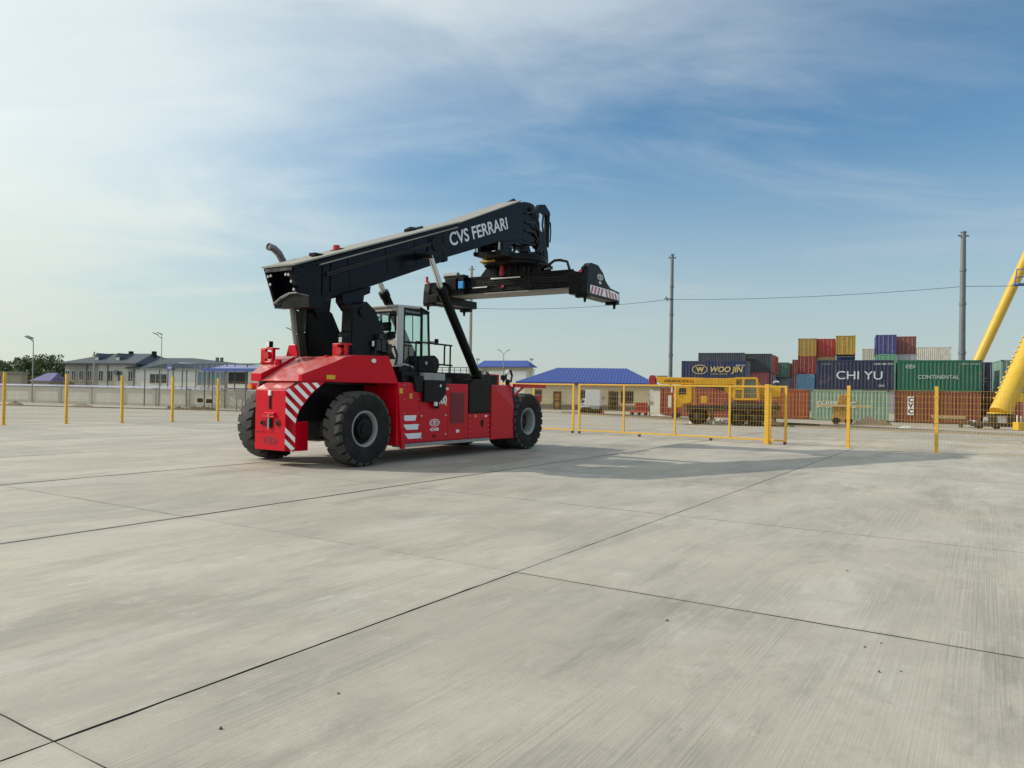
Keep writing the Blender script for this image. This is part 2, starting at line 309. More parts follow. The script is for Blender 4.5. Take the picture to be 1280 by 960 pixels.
    l.new(base, p.inputs['Base Color']); p.inputs['Roughness'].default_value = 0.72
    b = n.new('ShaderNodeBump'); b.inputs['Strength'].default_value = 0.35; b.inputs['Distance'].default_value = 0.006
    l.new(noise(mapped(-TH, (1.2, 60, 1)), 1.0, 3), b.inputs['Height'])
    b2 = n.new('ShaderNodeBump'); b2.inputs['Strength'].default_value = 0.3; b2.inputs['Distance'].default_value = 0.01
    l.new(noise(iso, 9, 8, 0.7), b2.inputs['Height']); l.new(b.outputs[0], b2.inputs['Normal']); l.new(b2.outputs[0], p.inputs['Normal'])
    return mt
SLAB = concrete('broomed_concrete', True); YARD = concrete('far_concrete', False)
JOINT = mat('joint_sealant', (0.055, 0.052, 0.047), 0.9, var=.5, vscale=3)

# ------------------------------------------------------------------ mesh builder
class MB:
    def __init__(s): s.v = []; s.f = []; s.m = []; s.mats = []
    def mi(s, mt):
        if mt not in s.mats: s.mats.append(mt)
        return s.mats.index(mt)
    def add(s, vs, fs, mt):
        o = len(s.v); k = s.mi(mt)
        s.v += [tuple(v) for v in vs]
        for f in fs: s.f.append([o + i for i in f]); s.m.append(k)
        return s
    def box(s, a, b, mt, M=None):
        x0, y0, z0 = a; x1, y1, z1 = b
        x0, x1 = sorted((x0, x1)); y0, y1 = sorted((y0, y1)); z0, z1 = sorted((z0, z1))
        vs = [Vector(p) for p in ((x0, y0, z0), (x1, y0, z0), (x1, y1, z0), (x0, y1, z0), (x0, y0, z1), (x1, y0, z1), (x1, y1, z1), (x0, y1, z1))]
        if M: vs = [M @ v for v in vs]
        return s.add(vs, [(0, 3, 2, 1), (4, 5, 6, 7), (0, 1, 5, 4), (1, 2, 6, 5), (2, 3, 7, 6), (3, 0, 4, 7)], mt)
    def hexa(s, bot, top, mt):                   # two quads (ccw seen from above)
        return s.add(list(bot) + list(top), [(3, 2, 1, 0), (4, 5, 6, 7), (0, 1, 5, 4), (1, 2, 6, 5), (2, 3, 7, 6), (3, 0, 4, 7)], mt)
    def loft(s, A, B, mt, caps=True):            # two polygons with the same count
        n = len(A); fs = [(i, (i + 1) % n, n + (i + 1) % n, n + i) for i in range(n)]
        if caps: fs += [tuple(range(n - 1, -1, -1)), tuple(range(n, 2 * n))]
        return s.add(list(A) + list(B), fs, mt)
    def prism_xz(s, pts, y0, y1, mt):            # polygon in x,z extruded along y
        return s.loft([(x, y0, z) for x, z in pts], [(x, y1, z) for x, z in pts], mt)
    def prism_yz(s, pts, x0, x1, mt): return s.loft([(x0, y, z) for y, z in pts], [(x1, y, z) for y, z in pts], mt)
    def prism_xy(s, pts, z0, z1, mt): return s.loft([(x, y, z0) for x, y in pts], [(x, y, z1) for x, y in pts], mt)
    def tube(s, pts, r, mt, n=8, caps=True):
        pts = [Vector(p) for p in pts]; rs = r if isinstance(r, (list, tuple)) else [r] * len(pts)
        vs = []; up = None
        for i, p in enumerate(pts):
            d = (pts[min(i + 1, len(pts) - 1)] - pts[max(i - 1, 0)]).normalized()
            if up is None: up = d.orthogonal().normalized()
            up = (up - d * up.dot(d)).normalized(); sd = d.cross(up)
            vs += [p + (up * math.cos(2 * math.pi * k / n) + sd * math.sin(2 * math.pi * k / n)) * rs[i] for k in range(n)]
        fs = []
        for i in range(len(pts) - 1):
            for k in range(n):
                fs.append((i * n + k, i * n + (k + 1) % n, (i + 1) * n + (k + 1) % n, (i + 1) * n + k))
        if caps: fs += [tuple(range(n - 1, -1, -1)), tuple(range((len(pts) - 1) * n, len(pts) * n))]
        return s.add(vs, fs, mt)
    def bar(s, a, b, w, h, mt):                  # rectangular bar between two points
        a, b = Vector(a), Vector(b); d = (b - a).normalized()
        sd = d.cross(Vector((0, 0, 1)))
        sd = Vector((1, 0, 0)) if sd.length < 1e-4 else sd.normalized()
        up = sd.cross(d)
        q = [sd * -w / 2 + up * -h / 2, sd * w / 2 + up * -h / 2, sd * w / 2 + up * h / 2, sd * -w / 2 + up * h / 2]
        return s.loft([a + x for x in q], [b + x for x in q], mt)
    def lathe_y(s, prof, mt, n=40, c=(0, 0, 0)):  # (radius, y) profile turned about the y axis
        vs = []
        for k in range(n):
            a = 2 * math.pi * k / n
            vs += [(c[0] + r * math.cos(a), c[1] + y, c[2] + r * math.sin(a)) for r, y in prof]
        P = len(prof); fs = []
        for k in range(n):
            for i in range(P - 1):
                k2 = (k + 1) % n; fs.append((k * P + i, k * P + i + 1, k2 * P + i + 1, k2 * P + i))
        return s.add(vs, fs, mt)
    def mesh(s, name, smooth=False):
        me = bpy.data.meshes.new(name); me.from_pydata(s.v, [], s.f)
        for mt in s.mats: me.materials.append(mt)
        me.polygons.foreach_set('material_index', s.m)
        bm = bmesh.new(); bm.from_mesh(me); bmesh.ops.recalc_face_normals(bm, faces=bm.faces)
        bm.to_mesh(me); bm.free()
        if smooth:
            me.polygons.foreach_set('use_smooth', [True] * len(me.polygons))
            me.set_sharp_from_angle(angle=R(38))
        me.update(); return me
    def build(s, name, parent=None, smooth=False, bevel=0.0, loc=None, rot=None):
        o = bpy.data.objects.new(name, s.mesh(name, smooth)); COL.objects.link(o)
        if parent: o.parent = parent
        if loc is not None: o.location = loc
        if rot is not None: o.rotation_euler = (0, 0, rot)
        if bevel > 0:
            b = o.modifiers.new('bevel', 'BEVEL'); b.width = bevel; b.segments = 2; b.limit_method = 'ANGLE'; b.angle_limit = R(35); b.harden_normals = False
        return o
def tag(o, label, cat, group=None, kind=None):
    if label: o['label'] = label
    if cat: o['category'] = cat
    if group: o['group'] = group
    if kind: o['kind'] = kind
    return o
def thing(name, label, cat, loc=(0, 0, 0), rot=0.0, group=None):
    o = bpy.data.objects.new(name, None); COL.objects.link(o); o.location = loc; o.rotation_euler = (0, 0, rot); o.empty_display_size = 0.2
    return tag(o, label, cat, group)
def copy_tree(o, parent=None):
    c = o.copy(); COL.objects.link(c)
    if parent: c.parent = parent
    for ch in list(o.children): copy_tree(ch, c)
    return c
def text_mesh(txt, h, bold=0.0, xs=1.0, shear=0.0, depth=0.004, align='LEFT', space=1.0):
    cu = bpy.data.curves.new('lettering', 'FONT'); cu.body = txt; cu.size = h / 0.70; cu.offset = bold; cu.extrude = depth; cu.shear = shear; cu.align_x = align; cu.space_character = space
    cu.resolution_u = 4
    o = bpy.data.objects.new('lettering', cu); COL.objects.link(o)
    dg = bpy.context.evaluated_depsgraph_get(); me = bpy.data.meshes.new_from_object(o.evaluated_get(dg)); bpy.data.objects.remove(o)
    me.transform(Matrix.Diagonal((xs, 1, 1, 1))); return me
def lettering(txt, h, origin, xdir, ydir, mt, parent, name='lettering', **kw):
    me = text_mesh(txt, h, **kw); me.materials.clear(); me.materials.append(mt)
    x, y = Vector(xdir).normalized(), Vector(ydir).normalized(); z = x.cross(y)
    M = Matrix(((x[0], y[0], z[0], origin[0]), (x[1], y[1], z[1], origin[1]), (x[2], y[2], z[2], origin[2]), (0, 0, 0, 1)))
    me.transform(M); o = bpy.data.objects.new(name, me); COL.objects.link(o); o.parent = parent; return o

# ------------------------------------------------------------------ ground
JA, JX, WA, WX = 3.77, 1.92, 5.07, 4.19            # joint grid measured from the photograph
mb = MB(); xs = [-3000, -400, -150, -90] + list(range(-70, 101, 10)) + [150, 400, 3000]; ys = [-300, -40, 0, 20, 30] + [32 + 2 * i for i in range(13)] + [62, 80, 120, 300, 3500]
vs = [(x, y, gz(x, y) - 0.014) for y in ys for x in xs]; nx = len(xs)
mb.add(vs, [(j * nx + i, j * nx + i + 1, (j + 1) * nx + i + 1, (j + 1) * nx + i) for j in range(len(ys) - 1) for i in range(nx - 1)], YARD)
ground = mb.build('ground', smooth=True); tag(ground, 'concrete ground of the yard running to the horizon', None, kind='structure')
# slabs: each its own piece, bevelled edges, open joints
yard = bpy.data.objects.new('concrete_yard', None); COL.objects.link(yard); tag(yard, 'pale broomed concrete slabs of the terminal yard with dark joints', None, kind='structure')
def slab_mesh(w, d, ga, gx, seed):
    rnd = random.Random(seed); b = 0.0025; mb = MB(); n = 22; o = []
    cs = [(gx, ga), (w - gx, ga), (w - gx, d - ga), (gx, d - ga)]
    for (x0, y0), (x1, y1) in zip(cs, cs[1:] + cs[:1]):
        for q in range(n):
            t = q / n; jx = 0 if q == 0 else (rnd.gauss(0, .0016) + (rnd.random() < .10) * rnd.uniform(.002, .007))
            dx, dy = (x1 - x0), (y1 - y0); l_ = math.hypot(dx, dy); o.append((x0 + dx * t - dy / l_ * jx, y0 + dy * t + dx / l_ * jx))
    cx_, cy_ = w / 2, d / 2; m_ = len(o)
    i_ = [(x + (b if x < cx_ else -b) * (abs(x - cx_) > w * .49), y + (b if y < cy_ else -b) * (abs(y - cy_) > d * .49)) for x, y in o]
    vs = [(x, y, -0.0135) for x, y in o] + [(x, y, -b * 0.7) for x, y in o] + [(x, y, 0) for x, y in i_]
    sd = [(k, (k + 1) % m_, m_ + (k + 1) % m_, m_ + k) for k in range(m_)] + [(m_ + k, m_ + (k + 1) % m_, 2 * m_ + (k + 1) % m_, 2 * m_ + k) for k in range(m_)]
    mb.add(vs, sd, JOINT); mb.add(vs[2 * m_:], [tuple(range(m_))], SLAB); return mb.mesh('concrete_slab')
smes = [slab_mesh(WX, WA, 0.0062, 0.0020, s_) for s_ in range(6)]
joint = MB()
for i in range(-6, 9):
    for j in range(-5, 9):
        c, s_ = JX + i * WX, JA + j * WA
        cen = (c + WX / 2) * MX + (s_ + WA / 2) * MY
        if cen.y < -3.5 or cen.y > 31.5 or abs(cen.x) > 7 + 0.80 * max(cen.y, 0): continue
        o = bpy.data.objects.new('concrete_slab', smes[(i * 5 + j * 3) % 6]); COL.objects.link(o); o.parent = yard
        p = c * MX + s_ * MY; o.location = (p.x, p.y, random.uniform(-0.002, 0.002)); o.rotation_euler = (0, 0, TH)
        q = [p, p + WX * MX, p + WX * MX + WA * MY, p + WA * MY]
        joint.add([(v.x, v.y, -0.0105) for v in q], [(0, 1, 2, 3)], JOINT)
jo = joint.build('joint_sealant', yard); jo['kind'] = 'stuff'
# two of the long pour joints are wider and filled with a dark bead that spills over the edges
for s_, w_, c0_, c1_ in ((JA + WA, .021, -10, 40), (JA + 2 * WA, .020, -6, 36)):
    rnd = random.Random(int(s_ * 10)); mb = MB(); va = []; n_ = 150
    for q_ in range(n_ + 1):
        c = c0_ + (c1_ - c0_) * q_ / n_; a_, b_ = w_ * rnd.uniform(.75, 1.2), w_ * rnd.uniform(.75, 1.2)
        for o_, z_ in ((-a_, .0022), (0, .0040), (b_, .0022)): p_ = c * MX + (s_ + o_) * MY; va.append((p_.x, p_.y, z_))
    mb.add(va, [f_ for q_ in range(n_) for f_ in ((3 * q_, 3 * q_ + 1, 3 * q_ + 4, 3 * q_ + 3), (3 * q_ + 1, 3 * q_ + 2, 3 * q_ + 5, 3 * q_ + 4))], JOINT); mb.build('sealant_bead', yard)
# stones lying about
stones = []
for (x, y) in [(276, 911), (1099, 840), (1081, 809), (1101, 804), (1126, 839), (834, 776), (1059, 714), (423, 867)]:
    p = on_ground(x, y); mb = MB(); r = random.uniform(0.006, 0.010) * (1 + 0.04 * p.y)
    pts = []; n = 6
    for k in range(n): a = 2 * math.pi * k / n; pts.append((r * random.uniform(.7, 1.2) * math.cos(a), r * random.uniform(.7, 1.2) * math.sin(a)))
    mb.loft([(a, b, 0) for a, b in pts], [(a * .6, b * .6, r * random.uniform(.6, 1.0)) for a, b in pts], PEBBLE)
    stones.append(mb)
    o = mb.build('pebble', loc=(p.x, p.y, 0)); tag(o, 'small dark pebble lying loose on the near concrete slabs', 'pebble', 'pebbles scattered on the concrete')

# ------------------------------------------------------------------ reach stacker (local axes: x forward, y left, z up)
RS = thing('reach_stacker', 'red and black container reach stacker with raised boom and empty spreader on the concrete', 'reach stacker', (MO.x, MO.y, 0), TH)

def make_tyre(cy, n=22):
    mb = MB(); RR, hw = 0.795, 0.25
    prof = [(0.395, -0.17), (0.43, -0.215), (0.52, -0.245), (0.64, -0.255), (0.73, -0.243), (0.775, -0.22), (0.79, -0.19), (RR, -0.11), (0.828, -0.075), (0.832, 0.0), (0.828, 0.075), (RR, 0.11), (0.79, 0.19), (0.775, 0.22), (0.73, 0.243), (0.64, 0.255), (0.52, 0.245), (0.43, 0.215), (0.395, 0.17)]
    mb.lathe_y([(r, y + cy) for r, y in prof], RUBBER, 52, (0, 0, 0.83))
    mb.m = [mb.mi(TREAD) if (f_[0] % len(prof)) in (7, 8, 9, 10) else m_ for f_, m_ in zip(mb.f, mb.m)]
    for k in range(n):
        for s in (-1, 1):
            a0 = 2 * math.pi * (k + (0.5 if s > 0 else 0)) / n; hwid = 0.74 * math.pi / n
            def P(a, y, r): return (r * math.cos(a), cy + s * y, 0.83 + r * math.sin(a))
            sk = 0.055
            lo = [P(a0 - hwid * 1.15 + sk, 0.0, 0.785), P(a0 + hwid * 1.15 + sk, 0.0, 0.785), P(a0 + hwid - sk, 0.252, 0.745), P(a0 - hwid - sk, 0.252, 0.745)]
            hi = [P(a0 - hwid * 1.1 + sk, 0.0, 0.832), P(a0 + hwid * 1.1 + sk, 0.0, 0.832), P(a0 + hwid * .92 - sk, 0.236, 0.822), P(a0 - hwid * .92 - sk, 0.236, 0.822)]
            mb.hexa(lo, hi, TREAD)
    return mb
def wheel(x, side, dual, name='wheel'):
    w = MB()
    yo = side * 1.65; 
    f = lambda d: yo - side * d                       # depth inwards from the outer face
    if not dual:                                      # steer wheel: hub fills the rim
        w.lathe_y([(0.0, f(.02)), (0.12, f(.02)), (0.13, f(.05)), (0.22, f(.06)), (0.23, f(.12)), (0.33, f(.13)), (0.335, f(.16))], BLACK, 28, (0, 0, .83))
    else:
        w.lathe_y([(0.0, f(.20)), (0.12, f(.20)), (0.13, f(.27)), (0.20, f(.28)), (0.31, f(.30)), (0.31, f(.36))], BLACK, 28, (0, 0, .83))
    hub = w.build(name, RS, smooth=True, loc=(x, 0, 0))
    t = make_tyre(side * 1.40).build('tyre', hub, smooth=True)
    rim = MB()
    if not dual: rim.lathe_y([(0.405, f(.06)), (0.405, f(.035)), (0.385, f(.03)), (0.375, f(.05)), (0.355, f(.055)), (0.338, f(.10)), (0.335, f(.14)), (0.335, f(.30))], RIM, 44, (0, 0, .83))
    else: rim.lathe_y([(0.405, f(.06)), (0.405, f(.03)), (0.385, f(.025)), (0.365, f(.05)), (0.335, f(.07)), (0.305, f(.24)), (0.30, f(.33))], RIM, 44, (0, 0, .83))
    rim.build('rim', hub, smooth=True)
    bolts = MB(); nb = 14; br, bd = (0.265, .125) if not dual else (0.24, .28)
    for k in range(nb):
        a = 2 * math.pi * k / nb; c = (br * math.cos(a), f(bd), .83 + br * math.sin(a))
        bolts.tube([c, (c[0], f(bd - .035), c[2])], 0.016, BLACK, 6)
    bolts.build('wheel_nuts', hub)['kind'] = 'stuff'
    if dual: make_tyre(side * 0.84).build('tyre', hub, smooth=True)
    return hub
for s in (-1, 1):
    wheel(0, s, False); wheel(6.97, s, True)

# chassis core and axles
mb = MB()
mb.box((-0.75, -0.5, 0.55), (6.9, 0.5, 1.78), CHASSIS); mb.box((-0.3, -1.1, 0.62), (0.3, 1.1, 1.02), CHASSIS); mb.box((6.65, -1.1, 0.55), (7.3, 1.1, 1.15), CHASSIS)
mb.box((1.4, -1.3, 0.42), (5.0, 1.3, 0.6), CHASSIS)
mb.build('chassis', RS, bevel=0.012)
# rear counterweight
mb = MB()
plan = [(-1.25, -.48), (-1.10, -.63), (-1.04, -.63), (-1.04, .63), (-1.10, .63), (-1.25, .48)]
mb.loft([(x, y, .345) for x, y in plan], [(x, y, 1.66) for x, y in plan], RED)
cw = mb.build('counterweight', RS, bevel=0.012)
mb = MB()                                             # sloping lid between the rear face and the hood, with lugs
for y0, y1, zo in ((-.48, .06, 0.0), (.09, .48, -0.015)):
    mb.hexa([(-1.25, y0, 1.662), (-.72, y0, 1.70), (-.72, y1, 1.70), (-1.25, y1, 1.662)], [(-1.25, y0, 1.685 + zo), (-.72, y0, 1.95), (-.72, y1, 1.95), (-1.25, y1, 1.685 + zo)], RED)
mb.build('rear_lid', RS, bevel=0.01)
for s in (-1, 1):                                     # tail flares that arch over the steer wheels, cut by the wheel arch
    arch = [(0, .345), (.22, .345), (.22, .93), (.235, 1.08), (.29, 1.22), (.36, 1.34), (.44, 1.45), (.52, 1.56), (.61, 1.66), (.71, 1.755), (.81, 1.835), (.34, 1.842), (.0, 1.68)]
    q = .7071
    A = [(-1.25 + q * t, s * (.48 + q * t), z) for t, z in arch]; B = [(x + .035, y - s * .035, z) for x, y, z in A]
    mb = MB(); mb.loft(A, B, RED); mb.box((-1.05, s * .655, .345), (-.76, s * .30, .98), RED)
    fl = mb.build('wheel_arch', RS, bevel=0.004)
    mb = MB(); mb.box((-1.038, s * .62, .985), (.98, s * .50, 1.84), BLACK); mb.box((-.6, s * 1.05, 1.80), (.98, s * .62, 1.84), BLACK); mb.build('wheel_arch_shade', RS)  # black boxes added for the deep shade inside the wheel arch
    # reflective stripes on the flare
    st = MB(); o = 0.006
    def S(t, z): return (-1.25 + q * t - q * o, s * (.48 + q * t + q * o), z)
    def edge(z):                                      # arch edge t at height z
        pts = [(.345, .22), (.93, .22), (1.22, .29), (1.45, .44), (1.66, .61), (1.835, .81)]
        for (za, ta), (zb, tb) in zip(pts, pts[1:]):
            if za <= z <= zb: return ta + (tb - ta) * (z - za) / (zb - za)
        return .22 if z < .345 else .81
    def top(t): return min(1.84, 1.68 + t * .47)
    for z0 in (.62, .86, 1.28, 1.53, 1.77, 2.03, 2.28, 2.50):
        w_, slope = .115, -1.05; P = []
        for zz_ in (z0 - w_, z0):
            ts = [t for t in [i * .01 for i in range(82)] if t <= edge(min(1.835, max(.345, zz_ + slope * t))) - .005 and .35 <= zz_ + slope * t <= top(t) - .012]
            P.append((min(ts), max(ts)) if ts else None)
        if None in P: continue
        (a0, a1), (b0, b1) = P
        zl, zh = z0 - w_, z0
        st = MB(); st.add([S(a0, zl + slope * a0), S(a1, zl + slope * a1), S(b1, zh + slope * b1), S(b0, zh + slope * b0)], [(0, 1, 2, 3)], REFL); st.build('reflective_stripe', fl)
# rear face fittings
mb = MB(); e = -1.25
mb.box((e - .012, -.03, 1.24), (e + .02, .04, 1.52), BLACK); mb.build('light_slot', cw)
mb = MB(); mb.box((e - .03, -.03, 1.53), (e + .01, .05, 1.64), WHITE); mb.build('number_plate_lamp', cw, bevel=.006)
mb = MB(); mb.box((e - .05, -.17, 1.10), (e + .01, .15, 1.16), RED); mb.box((e - .07, -.19, 1.05), (e + .01, .17, 1.085), RED); mb.box((e - .02, -.09, .84), (e + .01, .10, 1.03), BLACK)
mb.tube([(e - .04, 0, .80), (e - .04, 0, 1.12)], .025, STEEL, 8); mb.build('tow_hitch', cw, bevel=.005)
for y in (-.26, .24):
    mb = MB(); mb.tube([(e - .02, y, .93), (e + .01, y, .93)], .07, DARKRED, 16); mb.tube([(e - .027, y, .93), (e - .02, y, .93)], .045, BLACK, 16); mb.build('tail_lamp', cw)
mb = MB(); mb.box((e - .008, -.46, .735), (e + .02, .46, .755), RED); mb.box((e - .02, .2, .745), (e + .01, .47, .765), RED); mb.build('rear_rib', cw)
def emblem(c, xd, yd, w, mt, parent, name='emblem'):
    xd, yd = Vector(xd).normalized(), Vector(yd).normalized(); c = Vector(c); nrm = xd.cross(yd); mb = MB()
    def P(u, v, d=0.004): return c + xd * u * w + yd * v * w + nrm * d
    n = 28
    A = [P(.5 * math.cos(2 * math.pi * k / n), .22 * math.sin(2 * math.pi * k / n)) for k in range(n)]; B = [P(.455 * math.cos(2 * math.pi * k / n), .185 * math.sin(2 * math.pi * k / n)) for k in range(n)]
    mb.add(A + B, [(k, (k + 1) % n, n + (k + 1) % n, n + k) for k in range(n)], mt)
    mb.add([P(-.17, .17), P(-.11, .17), P(0, -.10), P(.11, .17), P(.17, .17), P(.025, -.20), P(-.025, -.20)], [(0, 1, 2, 6), (2, 3, 4, 5), (2, 5, 6)], mt)
    mb.add([P(-.07, .13), P(.07, .13), P(0, -.03)], [(0, 1, 2)], mt)
    for s in (-1, 1):
        for r0, r1 in ((.34, .39), (.24, .285)):
            arc = [(s * (.02 + r_ * math.cos(a_)), .46 * r_ * math.sin(a_)) for r_ in (r0, r1) for a_ in [R(-62 + 22 * i) for i in range(6)]]
            mb.add([P(u, v) for u, v in arc], [(i, i + 1, 7 + i, 6 + i) for i in range(5)], mt)
    return mb.build(name, parent)
emblem((e - .002, -.01, .56), (0, -1, 0), (0, 0, 1), .44, mat('embossed_dark_red', (0.22, .02, .03), .5), cw)

# hood: two raised wings with a sloping deck between them
mb = MB()
for s in (-1, 1):
    oin = .60
    def col(x, yo, z): return (x, s * yo, z)
    # stations along the wing: x, outer y, top z
    stn = [(-1.02, .71, 2.00), (-.36, 1.00, 2.29), (-.12, 1.105, 2.42), (.05, 1.18, 2.465), (.83, 1.52, 2.475), (1.06, 1.62, 1.88)] if s < 0 else [(-1.02, .95, 2.02), (-.36, 1.30, 2.30), (-.12, 1.40, 2.42), (.05, 1.45, 2.465), (.83, 1.55, 2.475), (1.06, 1.62, 1.88)]
    vs = []
    for x, yo, z in stn: vs += [col(x, oin, 1.845), col(x, yo, 1.845), col(x, yo, max(z, 1.86)), col(x, oin, max(z, 1.86))]
    fs = []
    for i in range(len(stn) - 1):
        for k in range(4): fs.append((i * 4 + k, i * 4 + (k + 1) % 4, (i + 1) * 4 + (k + 1) % 4, (i + 1) * 4 + k))
    fs += [(0, 1, 2, 3), tuple(len(vs) - 1 - k for k in range(4))]
    mb.add(vs, fs, RED)
pr = [(-1.02, 1.845), (-1.02, 1.86), (.02, 2.44), (.83, 2.47), (1.06, 1.88), (1.06, 1.845)]
mb.prism_xz(pr, -.599, .599, RED)
hood = mb.build('engine_hood', RS, bevel=0.010)
for y0 in (-1.62, .55):
    mb = MB(); mb.box((1.03, y0, .40), (1.30, y0 + 1.07, 1.845), RED); mb.build('wheel_well_panel', RS, bevel=.01)
for s in (-1, 1):                                     # slanting splash guard behind each steer wheel
    mb = MB(); mb.hexa([(1.17, s * 1.60, .325), (1.29, s * 1.60, .325), (1.29, s * 1.68, .325), (1.17, s * 1.68, .325)] if s > 0 else [(1.17, -1.68, .325), (1.29, -1.68, .325), (1.29, -1.60, .325), (1.17, -1.60, .325)],
            [(1.02, s * 1.60, 1.87), (1.13, s * 1.60, 1.87), (1.13, s * 1.66, 1.87), (1.02, s * 1.66, 1.87)] if s > 0 else [(1.02, -1.66, 1.87), (1.13, -1.66, 1.87), (1.13, -1.60, 1.87), (1.02, -1.60, 1.87)], RED)
    mb.build('splash_guard', RS, bevel=.008)
# stickers and hood lamps
def on_wing(px_, py_):                                # point on the near wing's outer face
    n_ = Vector((-.84, -1.92, 0)); p0 = Vector((-1.02, -.71, 0)); d = ray(px_, py_); dm = Vector((d.dot(MX), d.dot(MY), d.z)); c0 = to_m(CAM); t = (p0 - c0).dot(n_) / dm.dot(n_)
    return c0 + dm * t + n_.normalized() * .006
a, b = on_wing(408, 474), on_wing(419, 469)
mb = MB(); mb.add([(a.x, a.y, a.z), (b.x, b.y, a.z), (b.x, b.y, b.z), (a.x, a.y, b.z)], [(0, 1, 2, 3)], YSTICK); mb.build('warning_sticker', hood)
a = on_wing(466.5, 451); mb = MB(); mb.tube([a, a + Vector((-.02, -.045, 0))], .05, LED, 14); mb.build('side_marker_lamp', hood)
def lamp_cluster(x, y, z, far):
    k = MB()
    k.box((x - .10, y - .22, z), (x + .12, y + .24, z + .05), RED); k.box((x - .10, y - .20, z), (x - .02, y - .14, z + .36), RED); k.box((x - .10, y + .06, z), (x - .03, y + .22, z + .34), RED)
    k.box((x - .10, y - .20, z + .33), (x + .1, y + .22, z + .37), RED)
    o = k.build('lamp_bracket', RS, bevel=.008)
    l_ = MB(); l_.tube([(x - .16, y - .03, z + .19), (x - .04, y - .03, z + .19)], .085, REDLAMP, 14); l_.build('tail_lamp', o)
    l_ = MB(); l_.box((x - .10, y - .09, z + .37), (x, y + .03, z + .52), BLACK); l_.box((x - .115, y - .075, z + .385), (x - .10, y + .015, z + .505), LED); l_.build('work_lamp', o, bevel=.006)
    l_ = MB(); yc_ = y + .42 if not far else y - .32
    l_.tube([(x - .05, yc_, z - .12), (x - .05, yc_, z + .10)], [.11, .075], RED, 12); l_.build('fuel_cap', hood, smooth=True)
p = mY(428, 448, -.80); lamp_cluster(p.x, -.80, p.z - .03, False)
lamp_cluster(-.42, 1.02, 2.26, True)
p = mY(366, 440, .45); mb = MB(); mb.prism_yz([(.25, p.z - .1), (.65, p.z - .1), (.56, p.z + .17), (.34, p.z + .17)], p.x - .03, p.x + .03, RED); mb.build('lifting_eye', hood, bevel=.01)
mb = MB(); mb.tube([(-1.05, .95, 1.72), (-.99, .95, 1.72)], .06, ORANGE, 12); mb.box((-.99, .80, 1.66), (-.93, 1.02, 1.80), RED); mb.build('indicator_lamp', RS)

